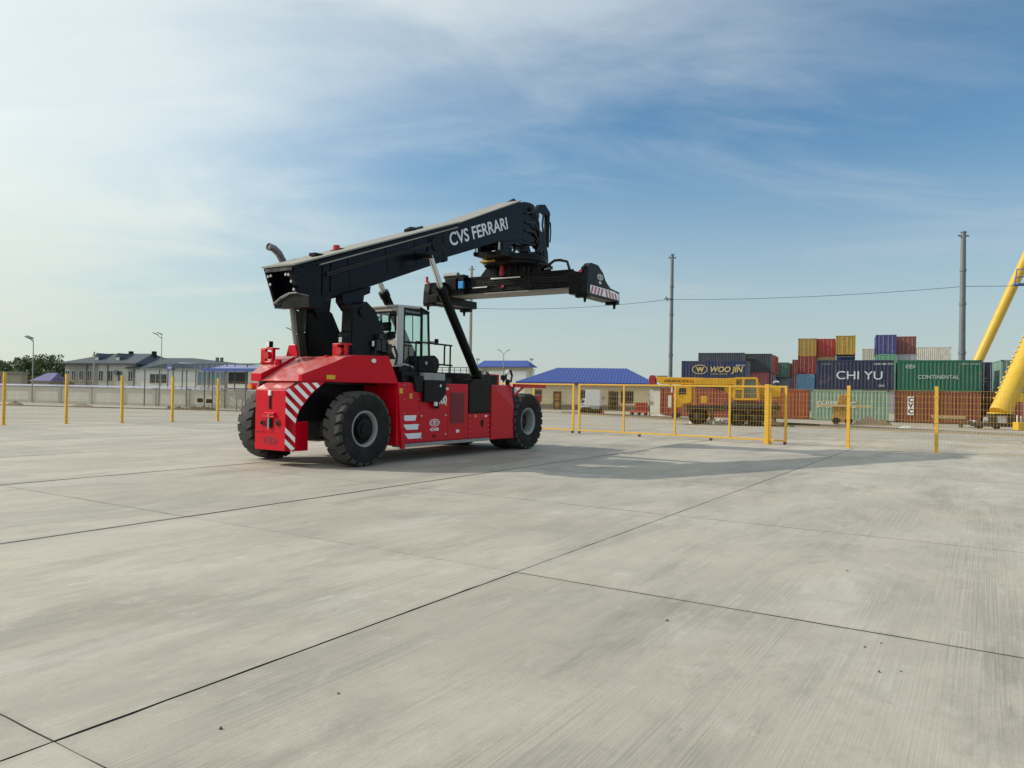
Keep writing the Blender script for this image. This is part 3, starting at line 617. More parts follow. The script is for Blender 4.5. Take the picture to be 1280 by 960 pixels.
# side bodies
for s in (-1, 1):
    y0, y1 = (-1.55, -.52) if s < 0 else (.52, 1.55)
    mb = MB(); mb.box((1.301, y0, .43), (3.96, y1, 1.88), RED); mb.box((3.96, y0, .43), (5.0, y1, 1.11), RED); mb.box((3.99, s * 1.45, 1.115), (4.98, s * .6, 1.87), CHASSIS)
    body = mb.build('side_body', RS, bevel=.012)
    Y = s * 1.55
    def panel(x0, x1, z0, z1, mt=RED, d=.012, name='body_panel'):
        k = MB(); k.box((x0, Y - s * .01, z0), (x1, Y + s * d, z1), mt); return k.build(name, body, bevel=.006)
    panel(1.32, 1.90, .46, 1.86); pd = panel(1.925, 3.06, .46, 1.62, name='access_door'); panel(3.075, 3.95, .46, 1.86, d=.008, name='access_door')
    panel(1.925, 3.06, 1.635, 1.87); panel(4.0, 4.97, .46, 1.09)
    g = MB(); g.box((3.16, Y, .86), (3.78, Y + s * .014, 1.66), DARKRED)
    for i in range(15): g.box((3.19, Y + s * .012, .89 + i * .05), (3.75, Y + s * .026, .915 + i * .05), DARKRED)
    g.build('radiator_grille', body)
    for bx, bz in ((2.0, 1.08), (2.98, 1.08), (2.0, .55), (2.98, .60), (2.98, 1.34)):
        k = MB(); k.box((bx - .035, Y, bz - .02), (bx + .035, Y + s * .022, bz + .02), STEEL if bz != 1.34 else YSTICK); k.build('door_latch', body)
    k = MB(); k.box((2.44, Y, .53), (2.47, Y + s * .02, .60), BLACK); k.box((2.53, Y, .53), (2.56, Y + s * .02, .60), BLACK); k.build('door_handle', body)
    k = MB(); k.tube([(4.62, Y - s * .01, .86), (4.62, Y + s * .02, .86)], .07, BLACK, 12); k.box((4.57, Y, .74), (4.66, Y + s * .03, .86), BLACK); k.build('drain_cover', body)
    # chevrons
    for i in range(3):
        ch = MB()
        z = 1.10 - .215 * i; xk = 1.30 + .06 * i
        ch.add([(xk - .14, Y + s * .016, z + .10), (xk - .02, Y + s * .016, z + .0), (xk + .52 + .04 * i, Y + s * .016, z), (xk + .48 + .04 * i, Y + s * .016, z - .13), (xk + .10, Y + s * .016, z - .13)], [(0, 1, 4), (1, 2, 3, 4)], REFL); ch.build('reflective_chevron', body)
    xd = (1, 0, 0) if s < 0 else (-1, 0, 0)
    emblem((2.52, Y + s * .014, .90), xd, (0, 0, 1), .42, WHITE, body)
    lettering('CVS', .07, (2.52, Y + s * .015, .70), xd, (0, 0, 1), WHITE, body, bold=.006, xs=1.9, align='CENTER')
    lettering('F500', .20, (2.52 if s < 0 else 2.98, Y + s * .015, 1.37), xd, (0, 0, 1), WHITE, body, bold=.012, xs=.86)
    k = MB(); k.box((1.30, s * 1.57, .345), (5.0, s * 1.25, .425), STEEL if False else RIM); k.build('side_step', RS, bevel=.01)
    k = MB(); k.box((1.06, s * 1.655, 1.62), (1.17, s * 1.672, 1.74), YSTICK); k.build('warning_sticker', body)
    # black mount of the lift cylinder let into the side
    k = MB(); k.box((3.975, s * 1.45, 1.118), (4.985, s * 1.585, 1.93), BLACK); k.box((4.10, s * 1.30, 1.9), (4.9, s * 1.58, 2.02), BLACK); k.build('cylinder_mount', RS, bevel=.015)
    # front fender
    k = MB()
    k.box((5.003, s * .56, .37), (6.17, s * 1.50, 1.885), RED)
    k.add([(5.003, s * 1.50, .37), (5.003, s * 1.60, .37), (6.17, s * 1.60, .37), (6.17, s * 1.50, .37), (5.003, s * 1.50, 1.885), (5.003, s * 1.60, 1.885), (6.17, s * 1.50, 1.885), (6.17, s * 1.60, 1.25), (5.9, s * 1.60, 1.15)],
          [(0, 1, 2, 3), (0, 4, 5, 1), (1, 5, 8), (1, 8, 7, 2), (5, 6, 7, 8), (4, 6, 5), (2, 7, 6, 3), (0, 3, 6, 4)], RED)
    fe = k.build('front_fender', RS, bevel=.008)
    k = MB(); k.bar((6.17, s * 1.58, 1.88), (8.0, s * 1.58, 1.88), .07, .10, RED); k.bar((6.2, s * 1.58, 1.60), (6.75, s * 1.58, 1.86), .05, .06, RED); k.build('mudguard_arm', fe, bevel=.006)
    k = MB(); k.tube([(6.19, s * 1.62, 1.75), (6.22, s * 1.62, 1.75)], .045, LED, 12); k.build('marker_lamp', fe)
k = MB(); k.box((5.003, -.55, .37), (7.9, .55, 1.86), CHASSIS); k.box((7.5, -1.5, 1.2), (7.9, 1.5, 1.6), RED); k.build('front_frame', RS, bevel=.02)
k = MB(); k.box((1.1, -.5, 1.79), (6.95, .5, 2.2), BLACK); k.box((6.95, -.5, 1.86), (7.06, .5, 2.22), RED); k.build('frame_beam', RS, bevel=.015)
# access steps, platform and black side box
k = MB(); k.box((1.34, -1.5, 1.88), (3.3, -.5, 2.02), BLACK); k.box((1.32, -1.50, 2.02), (2.0, -1.0, 2.14), BLACK); k.box((1.45, -1.3, 2.14), (1.95, -.95, 2.26), BLACK)
plat = k.build('platform', RS, bevel=.01)
k = MB(); k.prism_xz([(2.0, 1.42), (2.6, 1.40), (2.85, 1.60), (2.87, 1.93), (2.0, 1.95)], -1.66, -1.42, BLACK); k.prism_xz([(1.74, 1.66), (2.0, 1.66), (2.0, 2.05), (1.6, 2.05)], -1.62, -1.45, BLACK)
sb = k.build('step_box', RS, bevel=.02)
k = MB(); k.box((2.02, -1.64, 1.952), (2.83, -1.46, 2.13), RIM); k.build('step_tread', sb, bevel=.012)
k = MB(); k.tube([(2.42, -1.67, 1.32), (2.42, -1.67, 1.42)], .05, LED, 10); k.tube([(2.52, -1.64, 1.26), (2.50, -1.64, 1.42)], .06, BLACK, 10); k.build('step_lamp', sb)
k = MB(); k.tube([(2.62, -1.665, 1.82), (2.62, -1.64, 1.82)], .035, LED, 10); k.build('step_bolt', sb)
k = MB()
for h in ((2.07, 2.89, 3.54, 2.88), (2.71, 2.37, 3.56, 2.36)): k.tube([(h[0], -1.3, h[1]), (h[2], -1.3, h[3])], .022, BLACK, 8)
for x, z0, z1 in ((3.47, 2.0, 2.88), (3.22, 2.36, 2.84), (2.07, 2.02, 2.89), (1.86, 1.8, 2.35)): k.tube([(x, -1.3, z0), (x, -1.3, z1)], .022, BLACK, 8)
k.tube([(3.22, -1.3, 2.80), (3.24, -1.3, 2.86), (3.3, -1.3, 2.88)], .022, BLACK, 8)
k.build('handrail', RS, smooth=True)
k = MB(); k.tube([(1.5, -1.1, 2.2), (1.7, -1.25, 2.32), (1.95, -1.3, 2.26), (2.1, -1.2, 2.1)], .03, STEEL, 8); k.tube([(1.55, -1.35, 2.1), (1.6, -1.4, 1.85), (1.9, -1.42, 1.75)], .025, HOSE, 8); k.build('hydraulic_pipe', plat, smooth=True)
k = MB()
c0 = mY(634, 470, -1.3)
k.tube([c0 + Vector((-.2, 0, -.15)), c0 + Vector((0, 0, .1)), c0 + Vector((.18, 0, .16)), c0 + Vector((.26, 0, .02)), c0 + Vector((.2, 0, -.16)), c0 + Vector((-.05, 0, -.18))], .035, BLACK, 8)
k.box((c0.x - .26, -1.36, c0.z - .12), (c0.x - .1, -1.24, c0.z + .02), BLACK); k.box((c0.x - .02, -1.34, 1.84), (c0.x + .08, -1.26, c0.z - .1), BLACK); k.build('front_lamp_guard', RS, smooth=True)
k = MB(); k.tube([c0 + Vector((-.08, -.02, .10)), c0 + Vector((-.02, -.06, .12))], .07, LED, 12); k.build('front_work_lamp', RS)

# boom towers
for s in (-1, 1):
    y0, y1 = (-.86, -.58) if s < 0 else (.58, .86)
    k = MB(); k.prism_xz([(.13, 2.45), (.17, 3.0), (.24, 3.02), (.26, 3.55), (.22, 3.62), (.50, 3.66), (.78, 3.76), (1.10, 3.56), (1.32, 3.2), (1.84, 2.45)], y0, y1, BLACK)
    tw = k.build('boom_tower', RS, bevel=.015)
    k = MB(); k.box((.30, y0 - .02, 2.47), (.36, y1 + .02, 3.55), BLACK); k.tube([(.62, y0 - .05, 3.5), (.62, y1 + .05, 3.5)], .11, BLACK, 16); k.build('pivot_pin', tw, bevel=.006)
    k = MB(); k.prism_xz([(.20, 3.7), (.20, 3.86), (1.12, 4.16), (1.10, 4.0), (.90, 3.92), (.86, 3.6), (.40, 3.5)], s * .42, s * .66, NAVY); k.build('pivot_bracket', RS, bevel=.01)
k = MB()
for i, (x, z, h) in enumerate(((1.02, 2.62, .26), (1.2, 2.6, .3), (1.4, 2.58, .22), (1.1, 2.9, .12))): k.box((x, -.98, z), (x + .15, -.86, z + h), HOSE)
k.tube([(1.0, -.93, 2.5), (1.05, -.96, 2.8), (1.2, -.95, 3.0), (1.3, -.94, 2.7), (1.5, -.95, 2.5)], .025, HOSE, 8); k.tube([(.95, -.92, 2.72), (.95, -.92, 2.84)], .03, LED, 8)
k.build('valve_block', RS, bevel=.006)
k = MB(); k.tube([(1.62, -.7, 2.3), (1.72, -.72, 2.72), (1.9, -.75, 2.78), (2.0, -.76, 2.55), (1.93, -.76, 2.3)], .03, HOSE, 8); k.build('cab_hose', RS, smooth=True)
k = MB()
for dx, dy in ((0, .45), (.16, .46), (.3, .5)): k.tube([(-.12 + dx, dy, 2.4), (-.24 + dx, dy, 3.0), (-.32 + dx, dy, 3.5)], .045, HOSE if dx else RIM, 8)
k.build('boom_hoses', RS, smooth=True)
# exhaust
k = MB(); pts = [(.50, .95, 2.4), (.16, .95, 3.62), (-.06, .95, 4.40), (-.16, .95, 4.68), (-.30, .95, 4.86), (-.45, .95, 4.95), (-.60, .95, 4.97)]
k.tube(pts, [.085] * 7, mat('grey_exhaust_steel', (.20, .20, .20), .42, .6, var=.15), 14, caps=False); k.tube([(-.585, .95, 4.97), (-.50, .95, 4.955)], .07, BLACK, 12); k.build('exhaust_pipe', RS, smooth=True)

# boom
k = MB()
k.prism_xz([(-.55, 3.59), (.25, 3.82), (1.0, 4.09), (4.32, 5.31), (4.2, 6.20), (-.55, 4.53)], -.5, .5, NAVY)
boom = k.build('boom', RS, bevel=.02)
k = MB()
rear = [(-1.10, 4.35), (-.549, 4.545), (-.549, 3.58), (-.76, 3.49)]
for s in (-1, 1): k.prism_xz(rear, s * .5, s * .44, NAVY)
k.loft([(-1.10, -.439, 4.35), (-.549, -.439, 4.545), (-.549, .439, 4.545), (-1.10, .439, 4.35)], [(-1.12, -.439, 4.25), (-.549, -.439, 4.45), (-.549, .439, 4.45), (-1.12, .439, 4.25)], NAVY)
k.box((-.80, -.439, 3.49), (-.549, .439, 3.60), NAVY)
k.loft([(-1.06, -.439, 4.24), (-.95, -.439, 3.95), (-.95, -.28, 3.95), (-1.06, -.2, 4.24)], [(-1.0, -.439, 4.24), (-.9, -.439, 3.95), (-.9, -.28, 3.95), (-1.0, -.2, 4.24)], BLACK)
k.build('boom_rear_frame', boom)
k = MB()
for y, z, x in ((-.33, 4.16, -1.09), (-.24, 4.17, -1.09), (.33, 4.16, -1.09), (.24, 4.17, -1.09), (-.36, 4.02, -1.04), (.31, 3.99, -1.04), (-.38, 3.85, -.98)):
    k.tube([(x, y, z), (x - .03, y, z)], .033, STEEL, 8)
k.build('frame_bolts', boom)['kind'] = 'stuff'
P = [mX(*q, -.98) for q in ((343, 381), (352, 373), (362, 367), (372, 366), (386, 369), (387, 384), (354, 385.5), (350, 379))]
k = MB(); k.prism_yz([(v.y, v.z) for v in P], -.98, -.60, BLACK); k.build('cable_guide', boom, bevel=.01)
k = MB(); k.tube([P[0] + Vector((-.03, 0, .01)), P[1] + Vector((-.03, 0, .01)), P[2] + Vector((-.03, 0, 0)), P[3] + Vector((-.03, 0, 0))], .02, RIM, 6); k.build('guide_edge', boom)
# top and bottom flange plates that stand a little proud of the box
ca, sa = math.cos(R(19.4)), math.sin(R(19.4))
k = MB(); k.loft([(-1.12, -.53, 4.352), (-1.12, .53, 4.352), (-1.13, .53, 4.385), (-1.13, -.53, 4.385)], [(4.86, -.53, 6.46), (4.86, .53, 6.46), (4.85, .53, 6.492), (4.85, -.53, 6.492)], DUSTY_LIT); k.build('boom_top_plate', boom)
k = MB(); k.loft([(-.9, -.545, 4.33), (-.9, -.52, 4.33), (-.91, -.52, 4.37), (-.91, -.545, 4.37)], [(4.86, -.545, 6.405), (4.86, -.52, 6.405), (4.85, -.52, 6.44), (4.85, -.545, 6.44)], BLACK); k.build('flange_edge', boom)
k = MB(); k.loft([(-.4, -.57, 4.46), (-.4, -.50, 4.46), (-.41, -.50, 4.485), (-.41, -.57, 4.485)], [(4.7, -.57, 6.28), (4.7, -.50, 6.28), (4.69, -.50, 6.305), (4.69, -.57, 6.305)], DUSTY_LIT); k.build('flange_lip', boom)  # thin pale strip: the lit flange edge is put into its colour
for x0 in (-.30, -.05):
    z0 = 3.6 + .36 * (x0 + .55); k = MB(); k.prism_xz([(x0, z0 + .12), (x0 + .04, z0 + .13), (x0 + .04, z0 + .78), (x0, z0 + .76)], -.525, -.495, NAVY); k.build('stiffener', boom)
P = mY(456, 358, -.5)
# inner telescopic section
k = MB(); k.prism_xz([(3.9, 5.24), (7.0, 6.30), (8.42, 6.64), (8.48, 7.86), (8.2, 7.80), (4.9, 6.44), (3.9, 6.02)], -.43, .43, NAVY); inner = k.build('telescopic_boom', RS, bevel=.02)
k = MB(); k.loft([(4.88, -.44, 6.445), (4.88, .44, 6.445), (4.87, .44, 6.47), (4.87, -.44, 6.47)], [(8.25, -.44, 7.83), (8.25, .44, 7.83), (8.24, .44, 7.865), (8.24, -.44, 7.865)], DUSTY_LIT); k.build('boom_top_plate', inner)
k = MB(); k.prism_xz([(4.14, 5.22), (4.34, 5.29), (4.24, 6.20), (4.04, 6.13)], -.515, .515, NAVY); k.build('boom_collar', boom, bevel=.02)
k = MB(); k.tube([(3.75, -.56, 5.66), (3.75, -.49, 5.66)], .19, BLACK, 20); k.prism_xz([(3.4, 5.35), (3.75, 5.25), (4.2, 5.62), (3.9, 5.86), (3.5, 5.78)], -.53, -.5, BLACK); k.build('cylinder_boss', boom)
a, b = mY(563.5, 307.6, -.445), mY(635.5, 285.6, -.445)
me = text_mesh('CVS FERRARI', .36, bold=.008, depth=.003); wid = max(v.co.x for v in me.vertices)
lettering('CVS FERRARI', .36, (a.x, -.434, a.z), (b.x - a.x, 0, b.z - a.z), (-(b.z - a.z), 0, b.x - a.x), WHITE, inner, bold=.008, depth=.003, xs=(b - a).length / wid)
lettering('CVS FERRARI', .36, (b.x, .434, b.z), (a.x - b.x, 0, a.z - b.z), (-(b.z - a.z), 0, b.x - a.x), WHITE, inner, bold=.008, depth=.003, xs=(b - a).length / wid)
k = MB(); c = mY(422, 311, .1); k.box((c.x - .1, .0, c.z - .14), (c.x + .22, .25, c.z - .04), BLACK); k.tube([(c.x + .14, .12, c.z - .04), (c.x + .14, .12, c.z + .03)], .09, BLACK, 12); k.build('beacon_bracket', boom)
k = MB(); k.tube([(c.x - .02, .12, c.z - .05), (c.x - .02, .12, c.z + .08)], [.095, .08], REDLAMP, 14); k.build('beacon', boom, smooth=True)
c = mY(395, 318, -.1); k = MB(); k.box((c.x - .12, -.2, c.z - .05), (c.x + .2, 0, c.z + .02), BLACK); k.build('boom_sensor', boom)
c = mY(513, 286, .3); k = MB(); k.tube([(c.x - .2, .3, c.z - .1), (c.x, .3, c.z), (c.x + .25, .3, c.z + .03), (c.x + .5, .3, c.z + .12)], .06, HOSE, 8); k.build('cable_loop', boom, smooth=True)
c1, c2 = mY(604, 269, .43), mY(646, 253.5, .43); k = MB(); k.tube([c1 + Vector((0, 0, -.1)), c1 + Vector((.2, 0, .05)), c2 + Vector((-.2, 0, .06)), c2 + Vector((.1, 0, -.05))], .05, HOSE, 8); k.build('cable_tray', inner, smooth=True)
# lift cylinders
for s in (-1, 1):
    A, B, D = Vector((5.05, s * 1.0, 1.78)), Vector((3.42, s * 1.0, 4.38)), Vector((2.93, s * 1.0, 5.18))
    A = A + (A - B).normalized() * 0.0
    lo = mY(600, 480, -1.0); A = Vector((lo.x, s * 1.0, lo.z))
    k = MB(); k.tube([A, A + (B - A) * .12, A + (B - A) * .125, B], [.17, .17, .125, .125], BLACK, 20); k.tube([B - (B - A).normalized() * .14, B + (B - A).normalized() * .04], .145, BLACK, 20)
    cy_ = k.build('lift_cylinder', RS, smooth=True)
    k = MB(); k.tube([B, D], .072, CHROME, 16); k.build('piston_rod', cy_, smooth=True)
    k = MB(); k.tube([(D.x, s * .48, D.z), (D.x, s * 1.07, D.z)], .085, BLACK, 16); k.build('cylinder_pin', boom, smooth=True)
    k = MB(); k.tube([A + Vector((.08, -.12, .32)), A + Vector((.2, -.16, .28)), A + Vector((.26, -.15, .1)), A + Vector((.22, -.14, -.1))], .03, HOSE, 8); k.build('hydraulic_hose', cy_, smooth=True)

# operator cab
cab = bpy.data.objects.new('cab', MB().box((2.08, -.70, 2.02), (3.42, .70, 2.22), BLACK).mesh('cab_floor')); COL.objects.link(cab); cab.parent = RS
k = MB()
k.box((2.06, -.70, 2.2), (2.12, .70, 2.98), CREAM); k.box((2.06, -.70, 3.68), (2.12, .70, 3.77), CREAM); k.box((2.06, .50, 2.98), (2.12, .70, 3.68), CREAM); k.build('rear_panel', cab, bevel=.01)
k = MB(); k.box((2.055, -.735, 2.15), (2.27, -.66, 3.79), CABGREY); k.build('corner_pillar', cab, bevel=.025)
k = MB()
k.loft([(2.02, -.74, 3.77), (2.02, .74, 3.77), (2.02, .74, 3.83), (2.02, -.74, 3.83)], [(2.9, -.74, 3.81), (2.9, .74, 3.81), (2.9, .74, 3.87), (2.9, -.74, 3.87)], CABGREY)
k.loft([(2.9, -.74, 3.81), (2.9, .74, 3.81), (2.9, .74, 3.87), (2.9, -.74, 3.87)], [(3.34, -.70, 3.72), (3.34, .70, 3.72), (3.34, .70, 3.77), (3.34, -.70, 3.77)], BLACK)
k.build('cab_roof', cab, bevel=.012)
k = MB()
for s in (-1, 1):
    Y = s * .70
    k.bar((2.30, Y, 2.25), (2.30, Y, 3.78), .05, .05, BLACK); k.bar((3.02, Y, 2.25), (3.00, Y, 3.8), .05, .06, BLACK); k.bar((3.40, Y * .96, 2.22), (3.30, Y * .96, 3.74), .05, .05, BLACK)
    k.bar((2.3, Y, 3.64), (3.0, Y, 3.64), .05, .06, BLACK); k.bar((2.3, Y, 2.92), (3.0, Y, 2.92), .04, .05, BLACK); k.bar((2.3, Y, 3.75), (3.3, Y, 3.75), .05, .06, BLACK)
    k.bar((2.66, Y, 2.95), (2.64, Y, 3.62), .02, .02, BLACK)
k.bar((3.40, -.68, 2.3), (3.40, .68, 2.3), .05, .06, BLACK); k.bar((3.30, -.68, 3.72), (3.30, .68, 3.72), .05, .05, BLACK)
k.build('cab_frame', cab, bevel=.008)
for s in (-1, 1):
    k = MB(); k.box((2.325, s * .697, 2.27), (2.995, s * .70, 3.72), GLASS); k.build('side_window', cab)
    k = MB(); k.box((3.04, s * .682, 2.27), (3.36, s * .685, 3.70), GLASS); k.build('side_window', cab)
k = MB(); k.loft([(3.40, -.66, 2.32), (3.40, .66, 2.32), (3.405, .66, 2.32), (3.405, -.66, 2.32)], [(3.305, -.66, 3.70), (3.305, .66, 3.70), (3.31, .66, 3.70), (3.31, -.66, 3.70)], GLASS); k.build('windscreen', cab)
k = MB(); k.box((2.085, -.64, 2.99), (2.09, .48, 3.67), GLASS); k.build('rear_window', cab)
k = MB(); k.prism_yz([(-.6, 2.95), (-.62, 3.68), (.5, 3.68), (.5, 2.95)], 2.052, 2.058, BLACK)
fr = MB()
ring = [(-.64, 3.10), (-.60, 3.66), (.46, 3.66), (.49, 3.0), (-.3, 2.96), (-.52, 2.98)]
for i in range(len(ring)): a, b = ring[i], ring[(i + 1) % len(ring)]; fr.bar((2.055, a[0], a[1]), (2.055, b[0], b[1]), .02, .03, BLACK)
fr.build('window_seal', cab)
k = MB(); k.box((2.45, -.25, 2.3), (2.95, .25, 2.55), BLACK); k.box((2.42, -.25, 2.55), (2.54, .25, 3.2), BLACK); k.box((2.40, -.14, 3.22), (2.50, .14, 3.45), BLACK); seat = k.build('operator_seat', cab, bevel=.04)
k = MB(); k.box((2.33, -.64, 2.25), (2.60, -.30, 2.93), SEATM); k.build('side_trim', cab, bevel=.02)
k = MB(); k.box((3.05, -.3, 2.3), (3.25, .3, 2.75), BLACK); k.tube([(3.0, 0, 2.9), (3.12, 0, 2.7)], .17, BLACK, 18); k.build('dashboard', cab, bevel=.02)
k = MB(); k.prism_xz([(2.62, 2.15), (3.40, 2.15), (3.50, 2.35), (3.46, 2.52), (3.3, 2.62), (2.75, 2.58), (2.62, 2.45)], -.95, -.72, BLACK); k.build('door_lower_panel', cab, bevel=.04)
k = MB(); k.tube([(2.9, -.97, 2.40), (2.9, -.94, 2.40)], .05, STEEL, 12); k.build('door_lock', cab)
k = MB(); k.bar((3.33, -.7, 2.98), (3.45, -.86, 2.98), .03, .03, BLACK); k.box((3.40, -.92, 2.90), (3.46, -.82, 3.06), BLACK); k.build('mirror', cab, bevel=.01)
k = MB(); k.tube([(2.2, -.3, 3.80), (2.2, -.3, 3.9)], .03, BLACK, 8); k.build('aerial_base', cab)

# boom head, rotator and spreader
def plates(name, pts, ys, mt, parent, bevel=.012):
    k = MB()
    for y0, y1 in ys: k.prism_xz(pts, y0, y1, mt)
    return k.build(name, parent, bevel=bevel)
head = plates('boom_head', [(8.43, 6.64), (8.47, 7.87), (8.85, 7.92), (9.06, 7.83), (9.08, 7.4), (9.42, 7.2), (9.9, 7.02), (9.98, 6.75), (9.5, 6.72), (9.28, 6.66), (8.6, 6.60)], [(-.42, -.30), (.30, .42)], NAVY, RS)
k = MB(); k.box((8.43, -.30, 6.75), (8.95, .30, 7.8), BLACK); k.tube([(8.9, -.5, 7.65), (8.9, .5, 7.65)], .13, BLACK, 16); k.tube([(9.2, -.45, 7.0), (9.2, .45, 7.0)], .16, BLACK, 16); k.build('head_block', head, bevel=.02)
k = MB(); k.prism_xz([(8.95, 7.85), (9.15, 7.98), (9.32, 7.95), (9.3, 7.75), (9.0, 7.66)], -.30, -.12, NAVY); k.build('head_lug', head, bevel=.02)
ear = plates('damper_arm', [(9.50, 7.86), (9.70, 8.06), (10.05, 8.14), (10.38, 7.95), (10.43, 7.84), (10.25, 7.76), (9.92, 7.86), (9.66, 7.74), (9.3, 7.6), (9.1, 7.62), (9.1, 7.74)], [(-.30, -.14), (.14, .30)], NAVY, RS)
for s in (-1, 1):
    k = MB(); k.tube([(10.33, s * .22, 7.9), (10.30, s * .22, 6.72)], .10, BLACK, 12); dc = k.build('damper_cylinder', RS, smooth=True)
    k = MB(); k.tube([(10.30, s * .22, 6.72), (10.27, s * .22, 6.15)], .04, CHROME, 10); k.build('piston_rod', dc, smooth=True)
    k = MB(); k.tube([(9.98, s * .27, 7.75), (9.92, s * .27, 7.4), (10.0, s * .27, 7.15), (10.16, s * .27, 7.05)], .035, HOSE, 8); k.tube([(10.42, s * .3, 7.6), (10.46, s * .3, 7.3), (10.42, s * .3, 6.9)], .025, HOSE, 8); k.tube([(9.35, s * .2, 7.5), (9.55, s * .2, 7.62), (9.5, s * .2, 7.3), (9.35, s * .2, 7.15), (9.55, s * .2, 7.0)], .05, HOSE, 8); k.build('hydraulic_hose', dc, smooth=True)
# yoke with its two legs on the slewing ring
yoke = plates('rotator_yoke', [(7.02, 6.32), (7.06, 5.95), (7.62, 5.98), (7.68, 6.28), (7.95, 6.42), (8.6, 6.52), (9.25, 6.56), (9.55, 6.44), (9.68, 6.36), (9.72, 5.98), (10.2, 6.0), (10.12, 6.5), (9.98, 6.76), (9.3, 6.80), (8.4, 6.75), (7.8, 6.6), (7.4, 6.5)], [(-.40, -.26), (.26, .40)], NAVY, RS)
k = MB(); k.tube([(7.35, -.42, 6.25), (7.35, .42, 6.25)], .12, BLACK, 14); k.tube([(9.9, -.42, 6.4), (9.9, .42, 6.4)], .12, BLACK, 14); k.box((8.3, -.26, 6.62), (9.3, .26, 6.78), BLACK); k.build('yoke_pin', yoke)
for s in (-1, 1):
    k = MB(); k.tube([(7.0, s * .44, 6.29), (7.0, s * .44, 6.05)], .03, STEEL, 8); k.tube([(7.0, s * .44, 6.05), (7.0, s * .44, 5.95)], .07, BLACK, 8); k.build('damper_rod', yoke)
k = MB(); k.tube([(8.4, -.1, 6.55), (8.3, -.2, 6.3), (8.0, -.3, 6.1)], .05, HOSE, 8); k.tube([(8.75, -.1, 6.5), (8.65, -.2, 6.25)], .02, HOSE, 6); k.build('hydraulic_hose', yoke, smooth=True)
def cylz(k, c, r, z0, z1, mt, n=36): k.tube([(c[0], c[1], z0), (c[0], c[1], z1)], r, mt, n)
RC = (8.65, 0)
k = MB(); cylz(k, RC, 1.08, 5.90, 6.02, BLACK); cylz(k, RC, .98, 6.02, 6.10, BLACK); cylz(k, RC, 1.02, 5.80, 5.89, BLACK); k.box((7.0, -.5, 5.93), (10.3, .5, 6.03), BLACK); rg = k.build('slewing_ring', RS, smooth=True)
k = MB()
for i in range(30): a = 2 * math.pi * i / 30; cylz(k, (RC[0] + 1.02 * math.cos(a), 1.02 * math.sin(a)), .03, 6.02, 6.06, BLACK, 6)
k.build('ring_bolts', rg)['kind'] = 'stuff'
k = MB(); cylz(k, (7.75, -.25), .16, 6.0, 6.28, BLACK, 14); k.box((8.3, -.7, 6.05), (8.9, -.4, 6.22), BLACK); k.box((7.6, .1, 5.84), (8.1, .7, 5.9), mat('brass_fitting', (.40, .24, .05), .4, .6)); k.build('slewing_motor', rg, bevel=.01)
spr = bpy.data.objects.new('spreader', MB().box((8.42, -2.3, 5.0), (9.38, 2.55, 5.50), BLACK).mesh('spreader_beam')); COL.objects.link(spr); spr.parent = RS
b_ = spr.modifiers.new('bevel', 'BEVEL'); b_.width = .02; b_.segments = 2
k = MB(); k.box((8.40, -2.35, 4.93), (9.40, 2.6, 4.975), mat('underside_bounce_grey', (.19, .185, .165), .5, .2)); k.box((8.395, -2.3, 5.47), (8.42, 2.5, 5.54), BLACK); k.box((8.39, -2.3, 5.20), (8.42, 2.3, 5.235), BLACK); k.build('beam_strips', spr, bevel=.006)  # lowest strip is grey to paint the ground bounce under the beam
k = MB(); k.tube([(8.36, -.4, 5.42), (8.36, .75, 5.42)], .035, CHROME, 10); k.tube([(8.37, .9, 5.16), (8.37, 1.5, 5.16)], .025, STEEL, 8); k.build('telescoping_rod', spr, smooth=True)
for y0, y1 in ((.55, 1.25), (-1.05, -.3)):
    k = MB(); k.prism_yz([(y0, 5.50), (y1, 5.50), ((y1 - .32) if y0 > 0 else y1, 5.86), (y0, 5.86)], 8.40, 8.52, BLACK); k.prism_yz([(y0, 5.50), (y1, 5.50), ((y1 - .32) if y0 > 0 else y1, 5.86), (y0, 5.86)], 9.1, 9.22, BLACK); k.build('rotator_support', spr, bevel=.012)
k = MB(); cylz(k, (8.65, 0), .35, 5.49, 5.80, BLACK, 20); k.box((8.42, -.95, 5.5), (9.3, -.5, 5.62), BLACK); k.box((8.5, .1, 5.5), (9.3, .5, 5.6), BLACK); k.build('rotator_core', spr)
rdc = mat('red_hydraulic_tank', (.50, .02, .05), .35)
k = MB(); k.tube([(8.33, .30, 5.50), (8.33, .30, 5.92)], .075, rdc, 14); k.tube([(8.33, .30, 5.92), (8.33, .30, 6.2)], .03, rdc, 8); k.box((8.38, .26, 5.12), (8.40, .36, 5.2), rdc); k.build('red_accumulator', spr, smooth=True)
k = MB()
for i, (y, z) in enumerate(((.45, 5.66), (.12, 5.62), (-.12, 5.6), (-1.2, 5.62))): k.tube([(8.5, y, z), (8.5, y - .18, z + .02)], .028, STEEL, 8)
k.build('hose_fittings', spr)['kind'] = 'stuff'
a, b, c_, d_ = [mX(*q, 8.6) for q in ((680, 341), (686, 331), (700, 325), (712, 337))]
k = MB(); k.tube([a, a.lerp(b, .5) + Vector((0, -.05, .08)), b, b.lerp(c_, .5) + Vector((0, 0, .06)), c_, c_.lerp(d_, .45) + Vector((0, -.1, .08)), d_], .045, HOSE, 8); k.tube([(8.6, -.9, 5.6), (8.6, -1.15, 5.8), (8.6, -1.35, 5.78), (8.6, -1.2, 5.55)], .05, HOSE, 8); k.build('hydraulic_hose', spr, smooth=True)
